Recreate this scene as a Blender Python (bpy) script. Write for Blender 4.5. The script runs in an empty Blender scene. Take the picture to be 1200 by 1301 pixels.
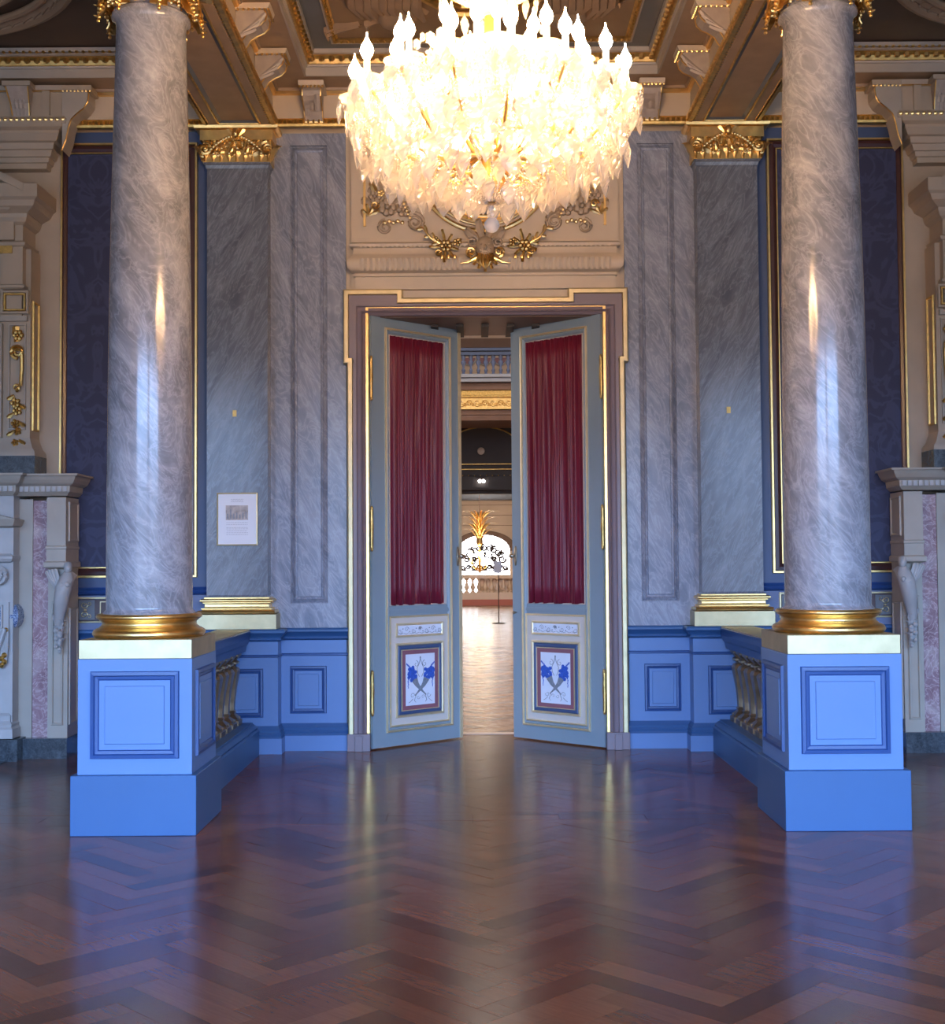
import bpy, math, random
from math import sin, cos, pi, radians, atan, sqrt
random.seed(7)
SC = bpy.context.scene
COL = SC.collection
# ------------------------------------------------------------------ camera
F = 1600.0; TILT = atan(62/F); ROLL = radians(.4); CX = -.076; CZ = 1.49
def pt(x, y, Y):
    """world X, Z of the point that the photograph shows at pixel x, y on the plane at depth Y"""
    dx, dy = x-600, y-650.5
    dx, dy = dx*cos(ROLL)-dy*sin(ROLL), dx*sin(ROLL)+dy*cos(ROLL)
    u = (dx-3)/F; v = -dy/F
    t = Y/(cos(TILT)-v*sin(TILT))
    return u*t+CX, CZ+t*(v*cos(TILT)+sin(TILT))
def AX(x, y, Y): return abs(pt(x, y, Y)[0])
def ZZ(x, y, Y): return pt(x, y, Y)[1]
cam_data = bpy.data.cameras.new('camera'); cam = bpy.data.objects.new('camera', cam_data); COL.objects.link(cam)
from mathutils import Matrix, Vector
cam.matrix_world = Matrix.Translation((CX, 0, CZ)) @ Matrix.Rotation(radians(90)+TILT, 4, 'X') @ Matrix.Rotation(-ROLL, 4, 'Z')
cam_data.sensor_width = 36; cam_data.lens = F/1301*36; cam_data.shift_x = -3/1301
cam_data.clip_end = 200
SC.camera = cam
# ------------------------------------------------------------------ light
SC.view_settings.view_transform = 'Standard'; SC.view_settings.look = 'None'
SC.view_settings.gamma = 1; SC.view_settings.exposure = 0.0
SC.view_settings.use_curve_mapping = False
w = bpy.data.worlds.new('world'); SC.world = w; w.use_nodes = True
# sky outside the tall windows: blue above an assumed skyline, dim below to keep upper walls dark
_n = w.node_tree.nodes; _l = w.node_tree.links
_tc = _n.new('ShaderNodeTexCoord'); _sp = _n.new('ShaderNodeSeparateXYZ'); _l.new(_tc.outputs['Generated'], _sp.inputs[0])
_cr = _n.new('ShaderNodeValToRGB'); _l.new(_sp.outputs[2], _cr.inputs[0])
SKY = 28.0
_e = _cr.color_ramp.elements
_e[0].position = .07; _e[0].color = (.075, .09, .115, 1)
_e[1].position = .145; _e[1].color = (.33, .58, 1.08, 1)
_l.new(_cr.outputs[0], _n['Background'].inputs[0]); _n['Background'].inputs[1].default_value = SKY
def area(name, loc, rot, sx, sy, power, col, spread=180):
    d = bpy.data.lights.new(name, 'AREA'); d.shape = 'RECTANGLE'; d.size = sx; d.size_y = sy
    d.energy = power; d.color = col; d.spread = radians(spread)
    o = bpy.data.objects.new(name, d); o.location = loc; o.rotation_euler = rot; COL.objects.link(o); return o
DAY = (.42, .62, 1.0)
# tall windows behind the camera
for wx in (-3.3, 3.3):
    _p = area('window_portal', (wx, -4.0, 2.45), (radians(90), 0, 0), 6.0, 4.3, 1, (1, 1, 1)); _p.data.cycles.is_portal = True
# hall beyond the door: unseen fill lamps, added to brighten it
area('hall_fill', (0, 22, 8.6), (0, 0, 0), 9, 16, 900, (1, .90, .80))
area('vestibule_fill', (0, 38, 3.6), (radians(40), 0, 0), 5, 2, 330, (1, .84, .68))  # added to lighten the cream end wall; no lamp known here
area('hall_fill', (-5.5, 13.5, 4.5), (0, radians(-90), 0), 5, 4, 260, (1, .93, .9))
WARM = (1, .58, .26)
BULB = 320

# ------------------------------------------------------------------ materials
M = {}
def new(name):
    m = bpy.data.materials.new(name); m.use_nodes = True; M[name] = m
    n = m.node_tree.nodes; l = m.node_tree.links
    return m, n, l, n['Principled BSDF']
def S(b, **k):
    for a, v in k.items():
        key = {'col': 'Base Color', 'rough': 'Roughness', 'metal': 'Metallic', 'coat': 'Coat Weight', 'spec': 'Specular IOR Level',
               'sheen': 'Sheen Weight', 'trans': 'Transmission Weight', 'ior': 'IOR', 'ec': 'Emission Color', 'es': 'Emission Strength', 'cr': 'Coat Roughness'}[a]
        b.inputs[key].default_value = (*v, 1) if isinstance(v, tuple) else v
def ramp(n, stops):
    r = n.new('ShaderNodeValToRGB'); e = r.color_ramp.elements
    while len(e) > 1: e.remove(e[-1])
    e[0].position = stops[0][0]; e[0].color = (*stops[0][1], 1)
    for p, c in stops[1:]:
        x = e.new(p); x.color = (*c, 1)
    return r
def coords(n, l, scale=(1, 1, 1), rot=(0, 0, 0), kind='Object'):
    t = n.new('ShaderNodeTexCoord'); m = n.new('ShaderNodeMapping')
    m.inputs['Scale'].default_value = scale; m.inputs['Rotation'].default_value = rot
    l.new(t.outputs[kind], m.inputs[0]); return m
def noise(n, l, vec, scale, detail=4, dist=0, rough=.5):
    x = n.new('ShaderNodeTexNoise'); x.inputs['Scale'].default_value = scale; x.inputs['Detail'].default_value = detail
    x.inputs['Distortion'].default_value = dist; x.inputs['Roughness'].default_value = rough
    l.new(vec.outputs[0], x.inputs['Vector']); return x
def bump(n, l, b, fac, strength=.1, dist=.01):
    x = n.new('ShaderNodeBump'); x.inputs['Strength'].default_value = strength; x.inputs['Distance'].default_value = dist
    l.new(fac, x.inputs['Height']); l.new(x.outputs[0], b.inputs['Normal'])
def plain(name, col, rough=.5, metal=0, var=.08, vs=6, bmp=.05, **k):
    m, n, l, b = new(name); S(b, rough=rough, metal=metal, **k)
    c = coords(n, l); x = noise(n, l, c, vs, 5)
    r = ramp(n, [(.3, tuple(v*(1-var) for v in col)), (.7, tuple(min(1, v*(1+var)) for v in col))])
    l.new(x.outputs[0], r.inputs[0]); l.new(r.outputs[0], b.inputs['Base Color'])
    if bmp: 
        x2 = noise(n, l, c, vs*8, 3); bump(n, l, b, x2.outputs[0], bmp, .004)
    return m
def marble(name, dark, mid, light, scale, rot, stretch, rough=.12, vein=.5, vw=1.0):
    m, n, l, b = new(name); S(b, rough=rough, spec=.5)
    c0 = coords(n, l, (1, 1, 1), rot); c = n.new('ShaderNodeMapping'); c.inputs['Scale'].default_value = stretch; l.new(c0.outputs[0], c.inputs[0])
    a = noise(n, l, c, scale, 7, 1.7, .6)
    r = ramp(n, [(.28, dark), (.5, mid), (.72, light)])
    l.new(a.outputs[0], r.inputs[0])
    v = noise(n, l, c, scale*1.7, 6, 3.0, .55)
    s = n.new('ShaderNodeMath'); s.operation = 'SUBTRACT'; s.inputs[1].default_value = .5; l.new(v.outputs[0], s.inputs[0])
    ab = n.new('ShaderNodeMath'); ab.operation = 'ABSOLUTE'; l.new(s.outputs[0], ab.inputs[0])
    rv = ramp(n, [(0, (vein,)*3), (.022*vw, (vein*.35,)*3), (.06*vw, (0, 0, 0))]); l.new(ab.outputs[0], rv.inputs[0])
    mx = n.new('ShaderNodeMix'); mx.data_type = 'RGBA'; l.new(rv.outputs[0], mx.inputs[0])
    l.new(r.outputs[0], mx.inputs[6]); mx.inputs[7].default_value = (*[min(1, x*1.7) for x in light], 1)
    l.new(mx.outputs[2], b.inputs['Base Color']); return m
marble('column_marble', (.135, .142, .165), (.215, .222, .255), (.35, .355, .39), 3.0, (.25, .7, .1), (1.7, 1.7, .5), .15, .24, 1.5)
marble('pilaster_marble', (.09, .105, .135), (.13, .15, .19), (.195, .22, .265), 3.0, (0, -.5, 0), (2.2, 2, .5), .22, .34, 1.2)
marble('wall_marble', (.15, .172, .225), (.23, .255, .325), (.325, .355, .43), 2.6, (0, .45, 0), (1.9, 1.5, .55), .26, .32, 1.5)
marble('pink_marble', (.18, .09, .11), (.32, .19, .22), (.48, .38, .38), 4, (0, .3, 0), (1, 1, 1), .2, .5)
marble('blue_marble', (.02, .045, .12), (.05, .10, .24), (.45, .5, .6), 14, (0, .3, 0), (1, 1, 1), .15, .8)
marble('dark_marble', (.012, .018, .025), (.03, .042, .055), (.08, .10, .12), 9, (0, .3, 0), (1, 1, 1), .2, .4)
plain('gold', (.86, .58, .22), .32, 1, .12, 14, .12)
plain('shaded_cream', (.43, .345, .255), .5, 0, .08, 3, .04)  # cream darkened for the dimmer side bays; their shade is put into colour
plain('gold_flat', (.58, .475, .275), .48, 1, .10, 9, .10)
plain('blue_wall', (.055, .088, .19), .45, 0, .05, 2, .02)
plain('tan_relief', (.40, .30, .20), .45, 0, .15, 16, .15)
plain('old_gold', (.62, .40, .13), .38, 1, .25, 20, .25)
plain('bronze', (.30, .21, .13), .35, .8, .2, 14, .15)
plain('blue_light', (.118, .225, .47), .42, 0, .03, 2, .02)
plain('blue_mid', (.035, .108, .265), .4, 0, .05, 2, .02)
plain('blue_dark', (.018, .062, .215), .36, 0, .05, 3, .02)
plain('blue_grey_paint', (.13, .17, .30), .5, 0, .05, 3, .02)
plain('cream', (.56, .46, .34), .5, 0, .06, 3, .03)
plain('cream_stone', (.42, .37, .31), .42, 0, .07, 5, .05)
plain('white_stone', (.46, .44, .43), .35, 0, .07, 8, .05)
plain('taupe', (.34, .235, .15), .5, 0, .1, 6, .04)
plain('grey_relief', (.38, .32, .27), .45, 0, .12, 16, .15)
plain('brown_ceiling', (.26, .165, .085), .45, 0, .15, 3, .04)
plain('dark_ceiling', (.10, .065, .045), .5, 0, .15, 3, .04)
plain('slate', (.12, .135, .155), .4, 0, .08, 4, .03)
plain('mauve', (.22, .17, .19), .38, 0, .05, 4, .02)
plain('mauve_red', (.26, .10, .13), .4, 0, .05, 4, .02)
plain('door_grey', (.24, .31, .36), .38, 0, .03, 2, .02)
plain('door_cream', (.62, .56, .50), .4, 0, .03, 3, .02)
plain('gold_pale', (.86, .72, .46), .5, .75, .08, 9, .05)
plain('panel_blue', (.05, .085, .19), .36, 0, .05, 3, .02)
plain('tile_white', (.72, .76, .86), .3, 0, .04, 6, .02)
plain('paint_blue', (.03, .10, .48), .4, 0, .3, 60, 0)
plain('paint_grey', (.22, .24, .28), .4, 0, .2, 60, 0)
plain('frame_brown', (.055, .022, .022), .3, 0, .1, 5, .02)
plain('paper', (.78, .80, .86), .35, 0, .01, 5, 0)
plain('ink', (.42, .43, .48), .5, 0, .05, 5, 0)
plain('photo_print', (.42, .37, .34), .4, 0, .4, 25, 0)
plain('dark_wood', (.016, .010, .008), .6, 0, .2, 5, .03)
plain('hall_cream', (.66, .50, .38), .5, 0, .06, 2, .02)
plain('hall_pink', (.42, .12, .08), .5, 0, .06, 2, .02)
plain('hall_brown', (.17, .085, .05), .5, 0, .15, 2, .02)
plain('dark_iron', (.05, .03, .025), .4, .6, .1, 8, 0)
plain('sign_grey', (.34, .36, .42), .5, 0, .05, 4, 0)
plain('brass', (.45, .38, .28), .35, 1, .1, 30, .05)
# silk damask: a mirrored, swirling woven figure in one colour
m, n, l, b = new('damask'); S(b, rough=.6, sheen=.25)
c = coords(n, l, (1, 1, 1)); sp = n.new('ShaderNodeSeparateXYZ'); l.new(c.outputs[0], sp.inputs[0])
pp = n.new('ShaderNodeMath'); pp.operation = 'PINGPONG'; pp.inputs[1].default_value = .27; l.new(sp.outputs[0], pp.inputs[0])
cb = n.new('ShaderNodeCombineXYZ'); l.new(pp.outputs[0], cb.inputs[0]); l.new(sp.outputs[2], cb.inputs[2])
a = noise(n, l, cb, 3.4, 2, 2.6, .4)
r = ramp(n, [(.38, (.019, .023, .068)), (.46, (.020, .025, .072)), (.50, (.033, .040, .102)), (.57, (.033, .040, .102)), (.62, (.019, .023, .068))])
l.new(a.outputs[0], r.inputs[0]); l.new(r.outputs[0], b.inputs['Base Color'])
th = coords(n, l, (3, 3, 160)); t2 = noise(n, l, th, 4, 3); bump(n, l, b, t2.outputs[0], .25, .003)
# carved bands (egg and dart, bead): gold with a repeating relief along X+Y
def wood(name, cols, rough, spec=.5, vary=1.0):
    m, n, l, b = new(name); S(b, rough=rough, spec=spec)
    c = coords(n, l, (1, 1, 1), (0, 0, radians(45)))
    st = n.new('ShaderNodeMapping'); st.inputs['Scale'].default_value = (3, 40, 40); l.new(c.outputs[0], st.inputs[0])
    g = noise(n, l, st, 1.6, 6, 1.2, .6)
    oi = n.new('ShaderNodeObjectInfo'); ge = n.new('ShaderNodeNewGeometry')
    ad = n.new('ShaderNodeMath'); ad.operation = 'ADD'; l.new(oi.outputs['Random'], ad.inputs[0]); l.new(ge.outputs['Random Per Island'], ad.inputs[1])
    fr = n.new('ShaderNodeMath'); fr.operation = 'FRACT'; l.new(ad.outputs[0], fr.inputs[0])
    mz = n.new('ShaderNodeMath'); mz.operation = 'MULTIPLY_ADD'; l.new(g.outputs[0], mz.inputs[0]); mz.inputs[1].default_value = .45
    sc = n.new('ShaderNodeMath'); sc.operation = 'MULTIPLY'; sc.inputs[1].default_value = .62*vary; l.new(fr.outputs[0], sc.inputs[0]); l.new(sc.outputs[0], mz.inputs[2])
    r = ramp(n, [(.1, cols[0]), (.5, cols[1]), (.95, cols[2])]); l.new(mz.outputs[0], r.inputs[0])
    l.new(r.outputs[0], b.inputs['Base Color'])
    rr = n.new('ShaderNodeMapRange'); rr.inputs[3].default_value = rough*.8; rr.inputs[4].default_value = rough*1.35
    l.new(g.outputs[0], rr.inputs[0]); l.new(rr.outputs[0], b.inputs['Roughness'])
    c2 = coords(n, l, (1, 1, 1)); wv = noise(n, l, c2, 5, 2); bump(n, l, b, wv.outputs[0], .10, .012)
    return m
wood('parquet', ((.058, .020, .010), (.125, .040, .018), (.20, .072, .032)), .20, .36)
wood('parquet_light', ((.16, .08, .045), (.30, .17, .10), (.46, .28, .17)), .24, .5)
plain('subfloor', (.012, .006, .004), .5, 0, .1, 3, 0)
# red velvet
m, n, l, b = new('velvet'); S(b, col=(.22, .006, .03), rough=.5, sheen=.25)
b.inputs['Sheen Tint'].default_value = (1, .25, .4, 1)
c = coords(n, l, (12, 12, .6)); a = noise(n, l, c, 2, 2); r = ramp(n, [(.3, (.13, .004, .018)), (.7, (.17, .006, .025))])
l.new(a.outputs[0], r.inputs[0]); l.new(r.outputs[0], b.inputs['Base Color'])
# crystal: clear cut glass whose facets also scatter a little light
m, n, l, b = new('crystal'); S(b, col=(1, .97, .93), rough=.04, trans=1.0, ior=1.5)
d = n.new('ShaderNodeBsdfTranslucent'); d.inputs[0].default_value = (1, .96, .9, 1)
df = n.new('ShaderNodeBsdfDiffuse'); df.inputs[0].default_value = (1, .97, .93, 1)
m1 = n.new('ShaderNodeMixShader'); m1.inputs[0].default_value = .4; l.new(d.outputs[0], m1.inputs[1]); l.new(df.outputs[0], m1.inputs[2])
tp = n.new('ShaderNodeBsdfTransparent'); m3 = n.new('ShaderNodeMixShader'); m3.inputs[0].default_value = .45; l.new(tp.outputs[0], m3.inputs[1]); l.new(b.outputs[0], m3.inputs[2])
m2 = n.new('ShaderNodeMixShader'); m2.inputs[0].default_value = .26; l.new(m3.outputs[0], m2.inputs[1]); l.new(m1.outputs[0], m2.inputs[2])
l.new(m2.outputs[0], n['Material Output'].inputs[0])
def emit(name, col, st):
    m, n, l, b = new(name); S(b, col=(0, 0, 0), ec=col, es=st); return m
emit('bulb', WARM, BULB)
emit('candle_sleeve', (1, .86, .62), 3)  # sleeve glows by itself: bulb light on it is put into emission
emit('sky_pane', (.95, .96, 1.0), 8)
emit('hall_bulb', (1, .8, .5), 60)
emit('spot_lamp', (1, .95, .9), 25)

# ------------------------------------------------------------------ mesh helpers
class MB:
    def __init__(s): s.v = []; s.f = []
    def add(s, v, f):
        o = len(s.v); s.v += [tuple(p) for p in v]; s.f += [tuple(i+o for i in q) for q in f]; return s
    def box(s, x0, x1, y0, y1, z0, z1):
        return s.add([(x0,y0,z0),(x1,y0,z0),(x1,y1,z0),(x0,y1,z0),(x0,y0,z1),(x1,y0,z1),(x1,y1,z1),(x0,y1,z1)],
                     [(0,3,2,1),(4,5,6,7),(0,1,5,4),(1,2,6,5),(2,3,7,6),(3,0,4,7)])
    def loft(s, loops, closed=True, cap0=False, cap1=False):
        k = len(loops[0]); v = [p for lp in loops for p in lp]; f = []
        for i in range(len(loops)-1):
            for j in range(k if closed else k-1):
                a, b_ = i*k+j, i*k+(j+1) % k
                f.append((a, b_, b_+k, a+k))
        if cap0: f.append(tuple(range(k))[::-1])
        if cap1: f.append(tuple((len(loops)-1)*k+j for j in range(k)))
        return s.add(v, f)
    def lathe(s, prof, cx=0, cy=0, n=24, cz=0, cap=True):
        return s.loft([[(cx+r*cos(2*pi*j/n), cy+r*sin(2*pi*j/n), cz+z) for j in range(n)] for r, z in prof], True, cap, cap)
    def sq(s, prof, cx, cy, cz=0):   # square 'lathe': half width, z
        return s.loft([[(cx-r, cy-r, cz+z), (cx+r, cy-r, cz+z), (cx+r, cy+r, cz+z), (cx-r, cy+r, cz+z)] for r, z in prof], True, True, True)
    def rectprism(s, prof, x0, x1, y0, y1, back=True):  # profile of (outset, z) round three sides of a rectangle (back side flush)
        k = 0 if back else 1
        return s.loft([[(x0-o, y0-o, z), (x1+o, y0-o, z), (x1+o, y1+k*o, z), (x0-o, y1+k*o, z)] for o, z in prof], True, True, True)
    def tube(s, pts, r, n=6, caps=True):
        pts = [Vector(p) for p in pts]; loops = []
        up = Vector((.13, .31, .94)).normalized()
        for i, p in enumerate(pts):
            d = (pts[min(i+1, len(pts)-1)]-pts[max(i-1, 0)])
            if d.length < 1e-9: d = Vector((0, 0, 1))
            d.normalize(); a = d.cross(up)
            if a.length < .05: a = d.cross(Vector((1, 0, 0)))
            a.normalize(); b_ = d.cross(a)
            rr = r[i] if isinstance(r, (list, tuple)) else r
            loops.append([tuple(p+a*(rr*cos(2*pi*j/n))+b_*(rr*sin(2*pi*j/n))) for j in range(n)])
        return s.loft(loops, True, caps, caps)
    def ball(s, c, r, n=8, m=5):
        rx, ry, rz = r if isinstance(r, tuple) else (r, r, r)
        v = [(c[0], c[1], c[2]-rz)]; f = []
        for i in range(1, m):
            a = -pi/2+pi*i/m
            v += [(c[0]+rx*cos(a)*cos(2*pi*j/n), c[1]+ry*cos(a)*sin(2*pi*j/n), c[2]+rz*sin(a)) for j in range(n)]
        v.append((c[0], c[1], c[2]+rz)); t = len(v)-1
        for j in range(n):
            f.append((0, 1+(j+1) % n, 1+j)); f.append((t, t-n+j, t-n+(j+1) % n))
            for i in range(m-2):
                a, b_ = 1+i*n+j, 1+i*n+(j+1) % n; f.append((a, b_, b_+n, a+n))
        return s.add(v, f)
    def frame(s, x0, x1, z0, z1, prof, Y, fill=False):   # rectangle in the XZ plane facing -Y; profile (inset, y height toward camera)
        lp = [[(x0+i, Y-d, z0+i), (x1-i, Y-d, z0+i), (x1-i, Y-d, z1-i), (x0+i, Y-d, z1-i)] for i, d in prof]
        return s.loft(lp, True, False, fill)
    def leaf(s, base, up, out, h, w, curl=.5, n=6, lobes=3, thick=.006):
        base, up, out = Vector(base), Vector(up).normalized(), Vector(out).normalized(); side = up.cross(out).normalized()
        L = []
        for i in range(n+1):
            t = i/n
            ww = w*.5*(sin(pi*min(1, t*.82+.2))**.7)*(1-.22*abs(sin(lobes*pi*t))) if i < n else w*.08
            z = h*(sin(t*1.9)/sin(1.9*.83)); o = curl*h*(t**2.4)
            row = []
            for sx in (-1, -.5, 0, .5, 1):
                row.append(tuple(base+up*z+side*(ww*sx)+out*(o-.18*w*abs(sx)+.02*h)))
            for sx in (1, 0, -1):
                row.append(tuple(base+up*z+side*(ww*sx*.9)+out*(o-.18*w*abs(sx)+.02*h-thick)))
            L.append(row)
        return s.loft(L, True, True, True)
    def scroll(s, c, r, turns=1.6, tr=.012, flip=1, start=0, ax='XZ', n=20, y=None):
        pts = []; rad = []
        for i in range(n+1):
            t = i/n; a = start+flip*turns*2*pi*t; rr = r*(1-.82*t)
            if ax == 'XZ': pts.append((c[0]+rr*cos(a), c[1], c[2]+rr*sin(a)))
            else: pts.append((c[0], c[1]+rr*cos(a), c[2]+rr*sin(a)))
            rad.append(tr*(1-.45*t))
        return s.tube(pts, rad, 5)
    def flower(s, c, r, petals=6, d=.012):
        for k in range(petals):
            a = 2*pi*k/petals
            s.ball((c[0]+r*.62*cos(a), c[1], c[2]+r*.62*sin(a)), (r*.42, d, r*.42), 6, 4)
        return s.ball((c[0], c[1]-d*.6, c[2]), (r*.3, d, r*.3), 6, 4)
    def build(s, name, mat, parent=None, smooth=False, sx=1, local=False, bev=0, kind=None, label=None):
        v = s.v; f = s.f
        if sx < 0: v = [(-a, b_, c_) for a, b_, c_ in v]; f = [q[::-1] for q in f]
        if not local:
            o = ORG.get(root(parent).name, (0, 0, 0)) if parent else (0, 0, 0)
            v = [(a-o[0], b_-o[1], c_-o[2]) for a, b_, c_ in v]
        me = bpy.data.meshes.new(name); me.from_pydata(v, [], f); me.update()
        me.materials.append(M[mat] if isinstance(mat, str) else mat)
        if smooth:
            me.polygons.foreach_set('use_smooth', [True]*len(me.polygons))
            if smooth != 'all': me.set_sharp_from_angle(angle=radians(38))
        ob = bpy.data.objects.new(name, me); COL.objects.link(ob)
        if parent: ob.parent = parent
        if bev:
            bm_ = ob.modifiers.new('bevel', 'BEVEL'); bm_.width = bev; bm_.segments = 2; bm_.limit_method = 'ANGLE'
        if kind: ob['kind'] = kind
        if label: ob['label'] = label
        return ob
ORG = {}
def root(o):
    while o.parent: o = o.parent
    return o
def thing(name, loc, label, cat, group=None, kind=None, rot=0):
    o = bpy.data.objects.new(name, None); COL.objects.link(o); o.location = loc; o.rotation_euler = (0, 0, rot)
    o.empty_display_size = .1
    ORG[o.name] = loc; o['label'] = label
    if cat: o['category'] = cat
    if group: o['group'] = group
    if kind: o['kind'] = kind
    return o
def part(name, mat, parent, fn, **k):
    mb = MB(); fn(mb); return mb.build(name, mat, parent, **k)
SIDE = {-1: 'left', 1: 'right'}
R90 = radians(90)

# ================================================================== SETTING
DX = .02          # door axis
# ---- floor -------------------------------------------------------
floor = part('floor', 'subfloor', None, lambda b: b.box(-7, 7, -4, 10.9, -.12, -.014)); floor['kind'] = 'structure'
floor['label'] = 'dark polished herringbone parquet floor of the salon'
PW, PL = .115, .575
def clip(poly, a, b_, c_):   # keep a*x+b*y<=c
    out = []
    for i in range(len(poly)):
        p, q = poly[i], poly[(i+1) % len(poly)]
        dp, dq = a*p[0]+b_*p[1]-c_, a*q[0]+b_*q[1]-c_
        if dp <= 0: out.append(p)
        if (dp < 0) != (dq < 0):
            t = dp/(dp-dq); out.append((p[0]+t*(q[0]-p[0]), p[1]+t*(q[1]-p[1])))
    return out
def herring(rect, W, L):
    x0, x1, y0, y1 = rect; g = .0007; out = []
    c, s_ = cos(pi/4), sin(pi/4)
    R = int(max(abs(x0), abs(x1), abs(y0), abs(y1), y1-y0)/(W*1.414))+12
    cx, cy = (x0+x1)/2, (y0+y1)/2
    R1 = int((y1-y0)/2/(W*1.414))+9; R2 = int((x1-x0)/2/(L*1.414))+3
    for i in range(-R1, R1):
        for j in range(-R2, R2):
            ox, oy = i*W+j*L, i*W-j*L
            for q in ((ox, oy, L, W), (ox, oy+W, W, L)):
                px, py, dx, dy = q
                P = [(px+g, py+g), (px+dx-g, py+g), (px+dx-g, py+dy-g), (px+g, py+dy-g)]
                P = [(cx+u*c-v*s_, cy+u*s_+v*c) for u, v in P]
                for a, b_, k in ((1, 0, x1), (-1, 0, -x0), (0, 1, y1), (0, -1, -y0)):
                    P = clip(P, a, b_, k)
                    if len(P) < 3: break
                if len(P) >= 3:
                    ar = abs(sum(P[k][0]*P[(k+1) % len(P)][1]-P[(k+1) % len(P)][0]*P[k][1] for k in range(len(P))))/2
                    if ar > .0006: out.append(P)
    return out
def prism(b, P, z0, z1, tilt=0):
    n = len(P); mx = sum(p[0] for p in P)/n; my = sum(p[1] for p in P)/n
    tx, ty = random.uniform(-tilt, tilt), random.uniform(-tilt, tilt)
    b.add([(x, y, z0) for x, y in P]+[(x, y, z1+tx*(x-mx)+ty*(y-my)) for x, y in P],
          [tuple(range(n))[::-1], tuple(range(n, 2*n))]+[(k, (k+1) % n, n+(k+1) % n, n+k) for k in range(n)])
planks = herring((-6.6, 6.6, 3.4, 7.22), PW, PL)+herring((-6.6, 6.6, 7.52, 10.9), PW, PL)
planks += [[(x*.5-6.6+.001, 7.3), (x*.5-6.1-.001, 7.3), (x*.5-6.1-.001, 7.44), (x*.5-6.6+.001, 7.44)] for x in range(26)]
planks += [[(x-6.6+.001, 7.443), (x-5.6-.001, 7.443), (x-5.6-.001, 7.518), (x-6.6+.001, 7.518)] for x in range(13)]
planks += [[(x-6.1+.001, 7.222), (x-5.1-.001, 7.222), (x-5.1-.001, 7.297), (x-6.1+.001, 7.297)] for x in range(12)]
def vis(P):
    x = sum(p[0] for p in P)/len(P); y = sum(p[1] for p in P)/len(P)
    hid = abs(x) > 1.6 and y > 7.0 and abs(x) < 2.4
    return (abs(x-CX) < y*.385 and y > 4.0 and not hid), y
good = sorted([P for P in planks if vis(P)[0]], key=lambda P: vis(P)[1])
near = good[:298]; ids = set(id(p) for p in near)
for P in near:
    part('plank', 'parquet', floor, lambda b: prism(b, P, -.013, 0, .0022))
part('plank_field', 'parquet', floor, lambda b: [prism(b, P, -.013, 0, .0022) for P in planks if id(P) not in ids], kind='stuff')
part('plank_strip', 'parquet', floor, lambda b: b.box(-6.6, 6.6, -4, 3.398, -.013, 0))

# ---- walls --------------------------------------------------------
YW = 10.08
CEZ = 5.43
def wall(name, label, mat, *boxes):
    b = MB()
    for q in boxes: b.box(*q)
    o = b.build(name, mat); o['kind'] = 'structure'; o['label'] = label; return o
DH = 3.47           # opening height
back = wall('wall_back', 'end wall of the salon with the double door', 'cream',
            (-6.6, DX-.93, YW, 10.9, -.1, 9), (DX+.93, 6.6, YW, 10.9, -.1, 9), (DX-.93, DX+.93, YW, 10.9, DH, 9))
wall('wall_left', 'left side wall of the salon', 'cream', (-6.9, -6.6, -4.2, 10.9, -.1, 6))
wall('wall_right', 'right side wall of the salon', 'cream', (6.6, 6.9, -4.2, 10.9, -.1, 6))
wall('wall_front', 'window wall behind the camera', 'cream', (-6.6, -6.3, -4.3, -4, -.1, 6), (-.3, .3, -4.3, -4, -.1, 6), (6.3, 6.6, -4.3, -4, -.1, 6),
     (-6.3, -.3, -4.3, -4, 4.6, 6), (.3, 6.3, -4.3, -4, 4.6, 6), (-6.3, -.3, -4.3, -4, -.1, .3), (.3, 6.3, -4.3, -4, -.1, .3))
for s in (-1, 1):
    # marble field between pilaster and door, with its sunk moulded rectangle
    xi = 1.10 if s < 0 else 1.14
    f = MB(); x0, x1, z0, z1 = 1.25, 1.545, 1.16, 4.85
    f.box(xi, x0, YW-.03, YW, .9, 4.95); f.box(x1, 1.75, YW-.03, YW, .9, 4.95)
    f.box(x0, x1, YW-.03, YW, .9, z0); f.box(x0, x1, YW-.03, YW, z1, 4.95)
    f.build('marble_facing', 'wall_marble', back, sx=s)
    g = MB(); g.frame(x0, x1, z0, z1, [(0, .03), (0, .016), (.006, .012), (.03, .03), (.036, .018), (.05, .012), (.056, .024)], YW, True)
    g.build('sunk_panel', 'wall_marble', back, sx=s)
    # blue painted wall and grey-blue band round the silk
    f = MB(); f.box(1.75, 3.36, 9.99, YW, 1.30, 4.95); f.build('painted_field', 'blue_wall', back, sx=s)
    f = MB(); f.box(1.75, 3.4, 9.99, YW, .96, 1.25); f.build('painted_band', 'blue_grey_paint', back, sx=s)
    f = MB(); f.loft([[(x, 9.99-o, z) for x in (1.75, 3.4)] for o, z in [(0, 1.235), (.02, 1.24), (.03, 1.25), (.018, 1.262), (.022, 1.275), (.008, 1.285), (0, 1.30)]], False)
    f.build('moulding', 'blue_dark', back, sx=s, smooth=True)
    f = MB(); f.box(3.36, 6.6, 9.97, YW, .0, 4.95); f.build('cream_pier', 'shaded_cream', back, sx=s)

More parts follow.
